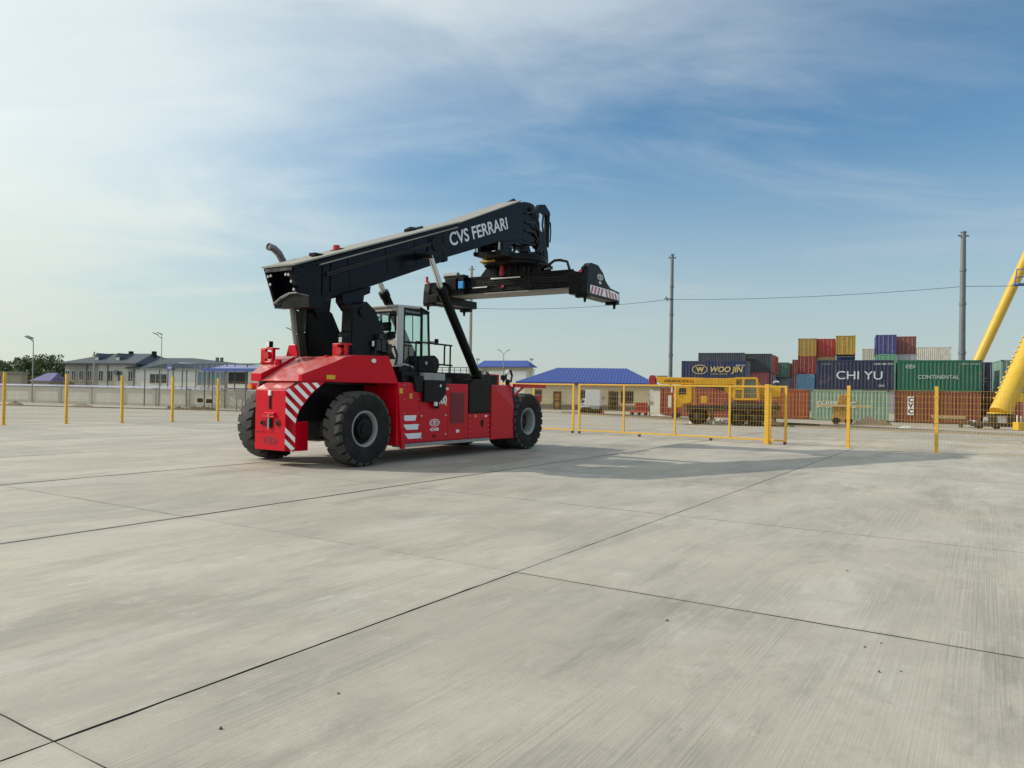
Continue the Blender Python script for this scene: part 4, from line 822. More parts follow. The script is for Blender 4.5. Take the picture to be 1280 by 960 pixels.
# valve box, tank and blue box on the far end of the beam
k = MB(); k.box((8.2, 1.75, 4.95), (8.5, 2.55, 5.62), BLACK); k.box((8.1, 2.0, 5.1), (8.2, 2.4, 5.5), BLACK); vb = k.build('valve_box', RS, bevel=.02)
a, b = mX(573.5, 361, 8.15), mX(580, 351.5, 8.15); k = MB(); k.box((8.10, a.y, a.z), (8.195, b.y, b.z), BLUEBOX); k.build('blue_cover', vb, bevel=.015)
k = MB(); k.tube([(8.3, 2.05, 5.62), (8.3, 2.62, 5.62)], .10, RIM, 14); k.build('grey_cylinder', vb, smooth=True)
for i in range(4): k = MB(); k.tube([(8.19, 1.85 + .16 * i, 5.0), (8.12, 1.9 + .16 * i, 5.2), (8.18, 1.95 + .15 * i, 5.45)], .02, HOSE, 6); k.build('valve_hose', vb)
# end beams (with twistlock corners), one each side
for s in (-1, 1):
    y0, y1 = s * 3.10, s * 2.86
    prof = [(7.72, 4.64), (7.75, 5.10), (7.80, 5.46), (8.05, 5.62), (8.5, 5.61), (8.85, 5.42), (9.06, 5.19), (9.4, 5.02), (10.08, 4.97), (10.10, 4.66), (9.5, 4.62), (8.3, 4.62)]
    if s > 0: prof = [(7.72, 4.64), (7.75, 5.05), (7.80, 5.32), (8.05, 5.38), (8.5, 5.30), (9.0, 5.12), (9.4, 5.02), (10.08, 4.97), (10.10, 4.66), (9.5, 4.62), (8.3, 4.62)]
    k = MB(); k.prism_xz(prof, y0, y1, BLACK); eb = k.build('spreader_end_beam', RS, bevel=.012)
    k = MB(); k.box((7.72, s * 2.85, 4.66), (10.08, s * 2.5, 4.92), BLACK); k.box((8.5, s * 2.85, 4.95), (9.3, s * 2.2, 5.46), BLACK); k.box((7.8, s * 2.4, 4.9), (8.45, s * 2.85, 5.35), BLACK); k.build('end_frame', eb, bevel=.012)
    for x in (7.86, 9.96):
        k = MB(); k.box((x - .10, y0 + s * .012, 4.56), (x + .10, s * 2.70, 4.665), BLACK); k.tube([(x, s * 2.98, 4.56), (x, s * 2.98, 4.42)], [.055, .035], BLACK, 8); k.build('twistlock', eb, bevel=.006)
    wedge = s * 3.106
    st = MB(); st.add([(7.95, wedge, 4.70), (10.02, wedge, 4.70), (10.02, wedge, 4.90), (9.6, wedge, 4.95), (7.95, wedge, 4.95)], [(0, 1, 2, 3, 4)], REFL); st.build('warning_plate', eb)
    wd2 = s * 3.109
    for i in range(9):
        st = MB()
        x = 7.98 + i * .225; lean = .10 if x < 8.9 else -.10
        if abs(x - 8.92) < .1: continue
        st.add([(x, wd2, 4.705), (x + .105, wd2, 4.705), (x + .105 + lean, wd2, 4.93 if x < 9.4 else 4.885), (x + lean, wd2, 4.93 if x < 9.4 else 4.885)], [(0, 1, 2, 3)], REDLAMP); st.build('red_stripe', eb)
    xd = (1, 0, 0) if s < 0 else (-1, 0, 0)
    emblem((8.62, s * 3.105, 5.26), xd, (0, 0, 1), .42, WHITE, eb)
    lettering('CVS', .06, (8.62, s * 3.105, 5.06), xd, (0, 0, 1), WHITE, eb, bold=.01, align='CENTER')
    k = MB(); k.box((7.72, s * 2.93, 5.30), (7.76, s * 2.84, 5.38), REDLAMP); k.build('end_marker_lamp', eb)
    k = MB(); k.tube([(7.80, s * 3.0, 5.42 if s < 0 else 5.36), (7.80, s * 3.0, 5.50 if s < 0 else 5.56)], .045, REDLAMP if s > 0 else BLACK, 10); k.build('end_beacon', eb)

# small fittings: panel bolts, service labels and weld seams
for s in (-1, 1):
    k = MB(); Yb = s * 1.563
    for x0, x1, z0, z1 in ((1.35, 1.87, .5, 1.82), (4.03, 4.94, .5, 1.05)):
        for x in (x0, x1):
            for i in range(5): z = z0 + (z1 - z0) * i / 4; k.tube([(x, Yb, z), (x, Yb + s * .012, z)], .016, STEEL, 6)
    o = k.build('panel_bolts', RS); o['kind'] = 'stuff'
    for x, z, w_, h_, mt_ in ((1.95, 1.74, .10, .07, YSTICK), (3.02, 1.72, .12, .06, WHITE), (3.5, .62, .14, .08, WHITE), (4.3, 1.0, .08, .06, YSTICK), (1.6, 1.5, .09, .12, YSTICK), (4.8, 1.0, .12, .05, WHITE)):
        k = MB(); k.box((x - w_ / 2, s * 1.562, z), (x + w_ / 2, s * 1.5645, z + h_), mt_); k.build('service_label', RS)
    k = MB()
    for x in (.6, 1.9, 3.0): z = 4.02 + .36 * (x + .55); k.tube([(x, s * .502, z - .33), (x - .12, s * .502, z + .35)], .012, NAVY, 6)
    k.tube([(-.3, s * .505, 3.80), (3.9, s * .505, 5.32)], .014, NAVY, 6); k.build('weld_seam', boom)
    k = MB(); k.tube([(-.2, s * .53, 4.30), (1.0, s * .53, 4.74), (2.6, s * .53, 5.30), (3.9, s * .53, 5.78)], .022, HOSE, 6); k.tube([(-.2, s * .53, 4.25), (1.0, s * .53, 4.69), (2.6, s * .53, 5.25), (3.9, s * .53, 5.73)], .018, HOSE, 6); k.build('hose_run', boom, smooth=True)

for i, (y0, z0) in enumerate(((-.46, 7.5), (-.48, 7.2), (-.44, 6.95), (.46, 7.4), (-.36, 7.75))):
    k = MB(); k.tube([(8.5, y0, z0), (8.95, y0 - .06, z0 + .12 - .05 * i), (9.35, y0, z0 - .15), (9.45, y0 + .02, z0 - .55), (9.2, y0, z0 - .85)], .03, HOSE, 7); k.build('head_hose', head, smooth=True)
for i, y in enumerate((-.7, -.55, .62)):
    k = MB(); k.tube([(8.36, y, 5.52), (8.28, y - .05, 5.72), (8.4, y + .1, 5.86), (8.5, y + .2, 5.7)], .025, HOSE, 6); k.tube([(8.385, y, 5.4), (8.375, y, 5.2), (8.385, y - .3, 5.08)], .02, HOSE, 6); k.build('beam_hose', spr, smooth=True)
for i in range(3):
    k = MB(); k.tube([(8.40, -2.2, 5.30 - .06 * i), (8.37, -1.0, 5.34 - .06 * i), (8.38, .4, 5.33 - .06 * i), (8.40, 1.8, 5.30 - .06 * i)], .018, HOSE, 6); k.build('beam_cable', spr, smooth=True)

# ------------------------------------------------------------------ fences
FD = Vector((-0.813, 0.581, 0)).normalized(); FP = Vector((11.40, 25.51, 0))      # right fence: direction away from the camera
def fence_t(px_):                                 # distance along the right fence line under image column px_
    d = ray(px_, 500); k = d.x / d.y; return (k * FP.y - FP.x) / (FD.x - k * FD.y)
def panel_mesh(w, h, z0, dv=0.085, dh=0.2, r=0.0027):
    k = MB()
    n = int(w / dv)
    for i in range(n + 1): x = w * i / n; k.add([(x - r, -r, z0), (x + r, -r, z0), (x, r, z0), (x - r, -r, h), (x + r, -r, h), (x, r, h)], [(0, 1, 4, 3), (1, 2, 5, 4), (2, 0, 3, 5)], YEL)
    m_ = int(round((h - z0) / dh))
    for j in range(m_ + 1):
        z = z0 + (h - z0) * j / m_; k.add([(0, r, z - r), (0, r, z + r), (0, r * 3, z), (w, r, z - r), (w, r, z + r), (w, r * 3, z)], [(0, 1, 4, 3), (1, 2, 5, 4), (2, 0, 3, 5)], YEL)
    return k
def post_mb(h, s=0.10):
    k = MB(); a = s / 2
    k.box((-a, -a, 0), (a, a, h), YEL); k.box((-a * 1.05, -a * 1.05, h), (a * 1.05, a * 1.05, h + .012), YEL); k.box((-.11, -.11, 0), (.11, .11, .012), YEL)
    for z in (.25, .95, 1.75): k.box((-a - .012, -.02, z), (a + .012, a + .016, z + .045), YEL)
    return k
def fence(name, label, p0, d, ts, skip=(), h=2.1):
    ang = math.atan2(d.y, d.x); o = thing(name, label, 'fence', (p0.x, p0.y, gz(p0.x, p0.y)), ang)
    pm = None; qm = {}
    for t in ts:
        g_ = p0 + d * t; z = gz(g_.x, g_.y) - gz(p0.x, p0.y)
        if pm is None: ob = post_mb(h).build('post', o, loc=(t, 0, z)); pm = ob.data
        else: ob = bpy.data.objects.new('post', pm); COL.objects.link(ob); ob.parent = o; ob.location = (t, 0, z)
        ob.rotation_euler = (random.gauss(0, .006), random.gauss(0, .006), random.gauss(0, .03))
    for a, b in zip(ts, ts[1:]):
        if (a, b) in skip: continue
        w = round(b - a - .1, 2); g_ = p0 + d * (a + .05); z = gz(g_.x, g_.y) - gz(p0.x, p0.y)
        if w not in qm: qm[w] = panel_mesh(w, h - .13, .06).mesh('mesh_panel')
        ob = bpy.data.objects.new('mesh_panel', qm[w]); COL.objects.link(ob); ob.parent = o; ob.location = (a + .05, 0, z); ob['kind'] = 'stuff'
    return o
t962 = fence_t(962.5)
fence('mesh_fence', 'yellow wire mesh fence running right from the sliding gate in front of the containers', FP, FD, [-10.48, -7.86, -5.24, -2.62, 0.0, t962])
# left fence
lp = [Vector((-20.38, 30.26, 0)), Vector((-14.60, 37.48, 0))]; ld = (lp[1] - lp[0]).normalized(); st_ = (lp[1] - lp[0]).length / 4
fence('mesh_fence', 'yellow wire mesh fence on the left in front of the long grey wall', lp[0], ld, [-4 * st_, -3 * st_, -2 * st_, -st_, 0, st_, 2 * st_, 3 * st_, 4 * st_, 5 * st_, 6 * st_])
FN = Vector((-FD.y, FD.x, 0));  FN = FN if FN.y < 0 else -FN       # towards the camera
def gate(label, ta, tb, uprights, wheels, off, big=()):
    p0 = FP + FD * ta + FN * off; d = (FP + FD * tb - FP - FD * ta).normalized(); w = abs(tb - ta); ang = math.atan2(d.y, d.x)
    o = thing('sliding_gate', label, 'gate', p0, ang); a = .035
    k = MB(); k.box((0, -a, 2.015), (w, a, 2.075), YEL); k.build('top_rail', o, bevel=.006)
    k = MB(); k.box((0, -a, .11), (w, a, .17), YEL); k.build('bottom_rail', o, bevel=.006)
    for u in uprights: k = MB(); s = .042 if u in (0, w) else .034; x = min(max(u, s), w - s); k.box((x - s, -a * .97, .171), (x + s, a * .97, 2.014), YEL); k.build('upright', o)
    us = sorted(uprights)
    for x0, x1 in zip(us, us[1:]):
        ob = panel_mesh(x1 - x0 - .08, 1.98, .20, .10, .2, .0024).build('mesh_panel', o, loc=(x0 + .04, 0, 0)); ob['kind'] = 'stuff'
    for x in wheels:
        k = MB(); k.tube([(x, -.03, .05), (x, .03, .05)], .05, mat('dark_red_caster', (.16, .03, .02), .6), 14); k.box((x - .05, -.04, .05), (x + .05, .04, .099), mat('dark_red_caster', (.16, .03, .02), .6)); k.build('wheel', o)
    return o
tl, tr = fence_t(725.3), fence_t(985.5)
ups = [0] + [abs(fence_t(q) - tl) for q in (782, 846, 914)] + [abs(tl - tr)]
gate('long yellow sliding mesh gate with four bays standing in front of the yellow crane truck', tl, tr, ups, [.06] + [abs(fence_t(q) - tl) for q in (802, 891)] + [abs(tl - tr) - .06], .14)
t2a, t2b = fence_t(720), fence_t(600); w2 = abs(t2a - t2b)
gate('yellow sliding mesh gate leaf partly hidden behind the front wheel of the reach stacker', t2a, t2b, [0, abs(fence_t(669.5) - t2a), w2 * .66, w2], [.06, w2 * .5, w2 - .06], .14)
k = MB(); k.box((-.075, -.075, 0), (.075, .075, 2.12), YEL); k.box((-.12, -.12, 0), (.12, .12, .02), YEL); gp_ = FP + FD * (t962 - .02) + FN * .38
o = k.build('gate_post', loc=gp_, rot=math.atan2(FD.y, FD.x), bevel=.008); tag(o, 'thick yellow gate post near the right end of the long sliding gate', 'post')
gate_end = FP + FD * (t2b - .5)

# ------------------------------------------------------------------ kerb and crane rail on the far side of the yard
ka, kb = on_ground(872, 527.5), on_ground(1300, 546.5); kd = (kb - ka).normalized(); kL = (kb - ka).length
k = MB(); 
for i in range(-12, 30):
    a, b = ka + kd * (i * 2.0), ka + kd * (i * 2.0 + 1.985)
    if i % 1 == 0:
        za, zb = gz(a.x, a.y), gz(b.x, b.y); n_ = Vector((-kd.y, kd.x, 0)) * .16
        k.loft([(a.x - n_.x, a.y - n_.y, za - .05), (a.x + n_.x, a.y + n_.y, za - .05), (a.x + n_.x, a.y + n_.y, za + .10), (a.x - n_.x, a.y - n_.y, za + .10)],
               [(b.x - n_.x, b.y - n_.y, zb - .05), (b.x + n_.x, b.y + n_.y, zb - .05), (b.x + n_.x, b.y + n_.y, zb + .10), (b.x - n_.x, b.y - n_.y, zb + .10)], PLINTH)
o = k.build('kerb'); tag(o, 'low grey kerb between the yard and the container pad', None, kind='structure')
k = MB(); n_ = Vector((-kd.y, kd.x, 0)); n_ = n_ if n_.y > 0 else -n_
a, b = ka + n_ * 1.3 - kd * 20, ka + n_ * 1.3 + kd * 40
for off, w_, h_ in ((0, .06, .14), (0, .16, .03)):
    k.loft([(a.x, a.y - w_, gz(a.x, a.y) - .03), (a.x, a.y + w_, gz(a.x, a.y) - .03), (a.x, a.y + w_, gz(a.x, a.y) + h_), (a.x, a.y - w_, gz(a.x, a.y) + h_)], [(b.x, b.y - w_, gz(b.x, b.y) - .03), (b.x, b.y + w_, gz(b.x, b.y) - .03), (b.x, b.y + w_, gz(b.x, b.y) + h_), (b.x, b.y - w_, gz(b.x, b.y) + h_)], RAILM)
o = k.build('crane_rail'); tag(o, 'dark steel crane rail laid along the concrete in front of the containers', 'rail')

# ------------------------------------------------------------------ containers
CL, CW, CH = 6.06, 2.44, 2.59
CANG = R(-24.0)
def container_meshes():
    out_ = {}
    k = MB()                                        # walls: trapezoid corrugation along both long sides, plain roof sheet with ribs
    n = 20; p = (CL - .3) / n; prof = []
    for i in range(n):
        x = .15 + i * p; prof += [(x, .0), (x + p * .32, .0), (x + p * .5, .04), (x + p * .82, .04)]
    prof.append((CL - .15, 0.0))
    for s, y in ((1, .012), (-1, CW - .012)):
        vs = [(x, y + s * d, z) for x, d in prof for z in (.16, CH - .13)]
        k.add(vs, [(2 * i, 2 * i + 2, 2 * i + 3, 2 * i + 1) for i in range(len(prof) - 1)], CONT)
    vs = []; nr = 16
    for i in range(nr):
        x0 = .12 + (CL - .24) * i / nr; x1 = x0 + (CL - .24) / nr * .55
        for x, z in ((x0, -.02), (x1, -.02), (x1 + .02, -.045), (.12 + (CL - .24) * (i + 1) / nr - .02, -.045)):
            vs += [(x, .05, CH + z), (x, CW - .05, CH + z)]
    k.add(vs, [(2 * i, 2 * i + 2, 2 * i + 3, 2 * i + 1) for i in range(len(vs) // 2 - 1)], CONT)
    ne = 8; prof = []                               # front end wall
    for i in range(ne):
        y = .14 + (CW - .28) / ne * i; q = (CW - .28) / ne; prof += [(y, 0), (y + q * .35, 0), (y + q * .5, .035), (y + q * .85, .035)]
    prof.append((CW - .14, 0))
    vs = [(.012 + d, y, z) for y, d in prof for z in (.16, CH - .13)]
    k.add(vs, [(2 * i, 2 * i + 1, 2 * i + 3, 2 * i + 2) for i in range(len(prof) - 1)], CONT)
    k.box((.02, .02, .10), (CL - .06, CW - .02, .16), CONTD)
    out_['body'] = k.mesh('shipping_container')
    k = MB()
    for x in (0, CL - .15):
        for y in (0, CW - .13): k.box((x, y, .119), (x + .15, y + .13, CH - .119), CONT)
        k.box((x + .02, .131, CH - .125), (x + .13, CW - .131, CH - .012), CONT); k.box((x + .02, .131, .02), (x + .13, CW - .131, .155), CONT)
    for y in (.004, CW - .114):
        k.box((.151, y, CH - .128), (CL - .151, y + .11, CH - .008), CONT); k.box((.151, y, .02), (CL - .151, y + .11, .158), CONT)
    out_['frame'] = k.mesh('frame')
    k = MB()
    for x in (-.006, CL - .165):
        for y in (-.006, CW - .155):
            for z in (0, CH - .118): k.box((x, y, z), (x + .171, y + .161, z + .118), CONTD)
    out_['corner_castings'] = k.mesh('corner_castings')
    k = MB(); k.box((CL - .10, .14, .165), (CL - .06, CW / 2 - .01, CH - .135), CONT)
    for z in (.5, 1.05, 1.6, 2.1): k.box((CL - .06, .18, z), (CL - .045, CW / 2 - .05, z + .25), CONT)
    out_['door'] = k.mesh('door')
    k = MB()
    for y in (.38, .88): k.tube([(CL - .02, y, .14), (CL - .02, y, CH - .12)], .02, RODM, 6)
    for z in (.95, 1.2): k.box((CL - .035, .36, z), (CL - .01, .62, z + .03), RODM)
    out_['rod'] = k.mesh('lock_rods')
    return out_
CMESH = container_meshes()
def container(label, corner, z, ang, col, far=False, group=None):
    o = bpy.data.objects.new('shipping_container', CMESH['body']); COL.objects.link(o); o.color = (*col, 1)
    o.location = (corner.x, corner.y, z); o.rotation_euler = (0, 0, ang); tag(o, label, 'container', group or 'shipping containers stacked on the pad')
    for nm in ('frame', 'corner_castings'):
        c = bpy.data.objects.new(nm, CMESH[nm]); COL.objects.link(c); c.parent = o; c.color = (*col, 1)
        if nm == 'corner_castings': c['kind'] = 'stuff'
    for i in (0, 1):
        c = bpy.data.objects.new('door', CMESH['door']); COL.objects.link(c); c.parent = o; c.color = (*col, 1)
        r = bpy.data.objects.new('lock_rods', CMESH['rod']); COL.objects.link(r); r.parent = c; r.color = (*col, 1)
        if i: c.location = (0, CW / 2 - .13, 0)
    return o
YZ = -.29
def lay_z(n): return YZ + CH * n + 0.004 * n
def front(px_, py_, n, ang=CANG, lift=0):         # long side facing the camera: front-left corner found from its top-left pixel
    p = at_z(px_, py_, lay_z(n + 1) + lift); return Vector((p.x, p.y, 0))
def put_long(label, px_, py_, n, col, p=None, ang=None):
    c = p if p is not None else front(px_, py_, n); return container(label, c, lay_z(n), CANG if ang is None else ang, col)
# end-on: doors face the camera; local +x points to the camera along the pad's short direction
EANG = CANG - R(90)
def put_end(label, px_, depth, n, col, py_=None, flip=False):
    p = at_depth(px_, 480, depth) if py_ is None else at_z(px_, py_, lay_z(n + 1))
    u = Vector((math.cos(EANG), math.sin(EANG), 0)); v = Vector((-math.sin(EANG), math.cos(EANG), 0))
    c = Vector((p.x, p.y, 0)) - u * CL                # p is the near corner at local (CL, 0)
    return container(label, c, lay_z(n), EANG, col)
NAVYC, GREENC, BROWNC, REDC, LBLUE, DBLUE, YELC, TEAL, CREAMC = (.012, .022, .065), (.010, .12, .075), (.19, .052, .030), (.30, .025, .03), (.12, .26, .40), (.03, .06, .16), (.42, .26, .045), (.10, .22, .22), (.60, .57, .50)
ORNG, PALEG, VIOL, MAROON = (.30, .065, .028), (.20, .34, .27), (.045, .05, .24), (.20, .05, .045)
ux, uy = Vector((math.cos(CANG), math.sin(CANG), 0)), Vector((-math.sin(CANG), math.cos(CANG), 0))
def words(c, txt, h, x0, z0, mt=WHITE, **kw): return lettering(txt, h, (x0, -.006, z0), (1, 0, 0), (0, 0, 1), mt, c, **kw)
# front row, second layer
chi = put_long('dark navy container lettered CHI YU standing on the pale green container', 1020, 450, 1, NAVYC)
words(chi, 'CHI YU', .70, 1.60, .95, mat('pale_blue_print', (.62, .66, .74), .6), xs=1.12); words(chi, '22G1', .16, 4.9, .35); words(chi, 'CHIU 402 7311', .16, 4.55, 2.18); words(chi, 'XXXXXXXXXXX'.replace('X', '-'), .14, .5, 2.2)
chi0 = Vector((chi.location.x, chi.location.y, 0))
grn = put_long('long green container with round white logo beside the yellow crane leg, upper of two', 1122, 450, 1, GREENC)
words(grn, 'CONTINENTAL', .30, 1.5, 1.05, mat('faded_white_print', (.42, .50, .45), .6), bold=.006); words(grn, 'GREU 318 552', .15, 4.6, 2.2, mat('faded_white_print', (.42, .50, .45), .6)); emblem((.95, -.008, 2.05), (1, 0, 0), (0, 0, 1), .75, mat('faded_white_print', (.42, .50, .45), .6), grn, 'logo')
grn0 = Vector((grn.location.x, grn.location.y, 0))
# front row, ground layer
pg = put_long('pale green container with white letters standing on the ground below the CHI YU container', 0, 0, 0, PALEG, p=chi0 - ux * .35 - uy * .25)
words(pg, 'SHIPPING', .52, .45, 1.10, mat('chalky_white_print', (.55, .60, .56), .7), bold=.012)
br = put_long('rust brown container with upright white CVC label standing below the green container', 0, 0, 0, BROWNC, p=grn0 - ux * .05 - uy * .1)
k = MB(); k.box((.82, -.012, .62), (1.28, -.004, 2.15), WHITE); lp_ = k.build('label_plate', br)
for i, ch_ in enumerate('CVC'): lettering(ch_, .36, (1.05, -.016, 1.70 - .47 * i), (1, 0, 0), (0, 0, 1), BLACK, lp_, bold=.02, align='CENTER')
# orange row behind the crane truck, ground layer
og = Vector((pg.location.x, pg.location.y, 0)) + uy * 1.6
o1 = put_long('orange red container standing on the ground left of the pale green container', 0, 0, 0, ORNG, p=og - ux * 6.3 - uy * .4)
o2 = put_long('orange red container standing on the ground behind the rear of the yellow crane truck', 0, 0, 0, (.26, .052, .032), p=og - ux * 12.5 - uy * 2.2)
o3 = put_long('dull red container standing on the ground behind the cab of the yellow crane truck', 0, 0, 0, (.25, .05, .042), p=og - ux * 13.7 + uy * .7)
# blue lettered pair
wj = put_long('dark blue container with gold WOO JIN lettering above the crane truck', 852, 451, 1, (.014, .032, .095))
GOLD = mat('gold_print', (.55, .42, .16), .5)
words(wj, 'WOO JIN', .50, 2.62, 1.55, GOLD, bold=.02, xs=.98, shear=.2)
k = MB(); n_e = 30
k.add([(1.72 + .72 * math.cos(2 * math.pi * i / n_e), -.008, 1.78 + .45 * math.sin(2 * math.pi * i / n_e)) for i in range(n_e)] + [(1.72 + .64 * math.cos(2 * math.pi * i / n_e), -.008, 1.78 + .38 * math.sin(2 * math.pi * i / n_e)) for i in range(n_e)], [(i, (i + 1) % n_e, n_e + (i + 1) % n_e, n_e + i) for i in range(n_e)], GOLD)
k.build('logo_ring', wj); words(wj, 'W', .40, 1.42, 1.58, GOLD, bold=.035, xs=1.1); words(wj, 'GLOBAL LOGISTICS', .12, 2.75, 1.30, GOLD); words(wj, 'WJLU 22', .15, 5.0, 2.1)
wj0 = Vector((wj.location.x, wj.location.y, 0))
put_long('blue grey container topmost behind the WOO JIN container', 0, 0, 2, (.035, .05, .075), p=front(873, 441, 2))
k9 = front(873, 441, 2)
put_long('grey blue container in the back row behind the topmost blue grey one', 0, 0, 2, (.030, .042, .06), p=k9 + ux * 3.3 + uy * 2.7)
for n in (0, 1): put_long('dark back row container behind the blue grey stack, %s layer' % ('ground', 'second')[n], 0, 0, n, (.05, .05, .06), p=k9 + ux * 3.3 + uy * 2.7)
put_end('red and white ended container beside the topmost blue grey one', 945.5, k9.y + 3.4, 2, (.34, .07, .06))
put_long('dark container under the topmost blue grey one, behind the WOO JIN container', 0, 0, 1, (.05, .04, .04), p=k9)
put_long('dark container standing on the ground in the stack under the WOO JIN container', 0, 0, 0, DBLUE, p=wj0)
put_long('dark brown container at the bottom of the blue grey stack', 0, 0, 0, (.06, .04, .035), p=k9)
FARD = 130.0
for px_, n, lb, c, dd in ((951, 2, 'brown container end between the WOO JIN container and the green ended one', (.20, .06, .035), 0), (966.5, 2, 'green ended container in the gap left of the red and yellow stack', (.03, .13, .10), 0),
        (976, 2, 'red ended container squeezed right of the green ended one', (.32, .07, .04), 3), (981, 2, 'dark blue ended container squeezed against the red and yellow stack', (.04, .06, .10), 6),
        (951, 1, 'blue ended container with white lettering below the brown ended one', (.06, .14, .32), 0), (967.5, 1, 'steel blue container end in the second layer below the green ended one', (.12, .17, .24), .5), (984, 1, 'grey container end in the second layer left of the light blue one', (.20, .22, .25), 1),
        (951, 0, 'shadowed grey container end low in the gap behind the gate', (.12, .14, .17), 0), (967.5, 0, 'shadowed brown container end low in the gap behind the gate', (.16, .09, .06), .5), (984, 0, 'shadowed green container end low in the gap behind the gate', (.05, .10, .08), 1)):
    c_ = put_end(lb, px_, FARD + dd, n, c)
    if 'white lettering' in lb: lettering('HC', 1.3, (CL + .02, .35, .7), (0, 1, 0), (0, 0, 1), WHITE, c_, bold=.03)
put_end('small dull red container end beside the crane operator cab', 938, 104, 1, (.34, .07, .08))
put_end('rusty container end on the ground beside the crane operator cab', 938, 104, 0, (.30, .12, .08))
# the three small ends on top and what carries them
DD = at_z(997, 423, lay_z(4)).y
cols4 = [(997, 'yellow container end on top left of the small red one', YELC), (1020.5, 'bright red container end on top between two yellow ones', (.42, .03, .035))]
for px_, lb, c in cols4: put_end(lb, px_, DD, 3, c)
e3 = put_end('ochre container end standing highest on the right of the two yellow ones', 1045, DD - 1.0, 3, (.46, .29, .03), py_=419.5)
put_end('dark red container end directly under the left yellow one', 997, DD - .5, 2, (.25, .02, .02))
put_end('tan container end under the small bright red one', 1020.5, DD, 2, (.45, .33, .17))
put_end('royal blue container end under the ochre one', 1045, DD - 1.0, 2, (.03, .13, .36))
put_end('light blue container end below the dark red one', 995, DD - 1.0, 1, (.14, .33, .55))
put_end('violet blue container end at the bottom of the light blue stack', 995, DD - 1.0, 0, (.16, .17, .36))
for px_, nm in ((1020.5, 'middle'), (1045, 'right')):
    for n, c in ((0, (.22, .09, .05)), (1, (.10, .14, .20))):
        put_end('%s column container behind the CHI YU one, %s layer' % (nm, ('ground', 'second')[n]), px_, DD if nm == 'middle' else DD - 1.0, n, c)
put_end('maroon container end far back left of the dark red one', 990, DD + 10, 2, MAROON)
for n in (0, 1): put_end('maroon stack container end far back, %s layer' % ('ground', 'second')[n], 990, DD + 10, n, MAROON)
# right hand far stacks
D2 = at_z(1095, 418, lay_z(4)).y
put_end('violet blue container on top of the stack behind the CHI YU container', 1095, D2, 3, VIOL, py_=418.5)
put_end('red brown container on top beside the violet blue one', 1120, D2, 3, (.26, .075, .06), py_=420.5)
put_end('mint green container under the violet blue one', 1095, D2, 2, (.12, .36, .23), py_=None)
put_end('grey lilac container under the red brown one', 1120, D2, 2, (.36, .40, .46))
for n, c in ((1, (.15, .24, .22)), (0, (.36, .33, .42))): put_end('container seen in the narrow gap beside the CHI YU container, %s layer' % ('ground', 'second')[n], 1095, D2, n, c)
for n, c in ((1, (.10, .18, .2)), (0, (.2, .1, .08))): put_end('hidden container carrying the grey lilac one, %s layer' % ('ground', 'second')[n], 1120, D2, n, c)
p = at_z(1136, 434, lay_z(4)); put_long('cream container with green top edge far back right of the red brown one', 0, 0, 3, CREAMC, p=Vector((p.x, p.y, 0)))
for n in (0, 1, 2): put_long('teal container under the cream one far back, %s layer' % ('ground', 'second', 'third')[n], 0, 0, n, TEAL, p=Vector((p.x, p.y, 0)) - uy * .3)
p = at_z(1078, 436, lay_z(4)); put_long('cream container far back showing left of the violet blue one', 0, 0, 3, (.50, .47, .40), p=Vector((p.x, p.y, 0)))
for n in (0, 1, 2): put_long('grey container under the left cream one far back, %s layer' % ('ground', 'second', 'third')[n], 0, 0, n, (.3, .3, .3), p=Vector((p.x, p.y, 0)))
# row right of the green container
G = grn0 + ux * 6.35
def end_row(label, off, n, col, back=0.0):
    u = Vector((math.cos(EANG), math.sin(EANG), 0)); return container(label, G + ux * off - u * CL + uy * (.2 + back), lay_z(n), EANG, col)
end_row('dark navy container end tight against the right of the long green container', 0.0, 1, (.012, .02, .07), 3.6)
end_row('dark brown container end under the dark navy one right of the rust brown container', 0.0, 0, (.07, .03, .025), 3.6)
end_row('grey green container end with pale blue door behind the thick yellow crane leg', .95, 1, (.16, .27, .24), -.6)
end_row('dull red container end on the ground left of the thick crane leg foot', .95, 0, (.22, .06, .05), -.8)
end_row('tall grey teal container end right behind the thick yellow crane leg', 3.5, 1, (.17, .22, .21), -2.2)
end_row('salmon red container end on the ground right of the crane leg foot', 3.5, 0, (.42, .13, .10), -2.4)
end_row('bright blue container end at the right edge above the grey one', 6.1, 1, (.03, .13, .36), -2.0)
end_row('pale grey container end on the ground at the right edge', 6.1, 0, (.36, .35, .32), -2.2)

# ------------------------------------------------------------------ yellow gantry crane at the right edge
A0 = at_depth(1250, 516, 51.0); A1 = at_depth(1410, 172, 55.0)
B1 = at_depth(1223, 450, 92.0); B2 = at_depth(1280, 328, 92.0); bd_ = (B2 - B1) / (B2.z - B1.z); B0 = B1 - bd_ * (B1.z - .5); B3 = B1 + bd_ * (A1.z + 9 - B1.z)
gc = thing('gantry_crane', 'yellow rail gantry crane with thick sloping tube legs at the right edge of the picture', 'gantry crane', (A0.x, A0.y, gz(A0.x, A0.y))); G0 = gc.location.copy()
k = MB(); k.tube([A0 - G0, A0.lerp(A1, .02) - G0, A1 - G0], [.67, .65, .58], YGAN, 28); lg = k.build('leg', gc, smooth=True)
k = MB(); k.tube([A0 - G0 + Vector((0, 0, -.06)), A0 - G0 + Vector((0, 0, .03))], .76, YGAN, 24); k.build('leg_flange', lg)
dA = (A1 - A0).normalized(); sideA = Vector((-1, .15, 0)); sideA = (sideA - dA * sideA.dot(dA)).normalized()
k = MB()
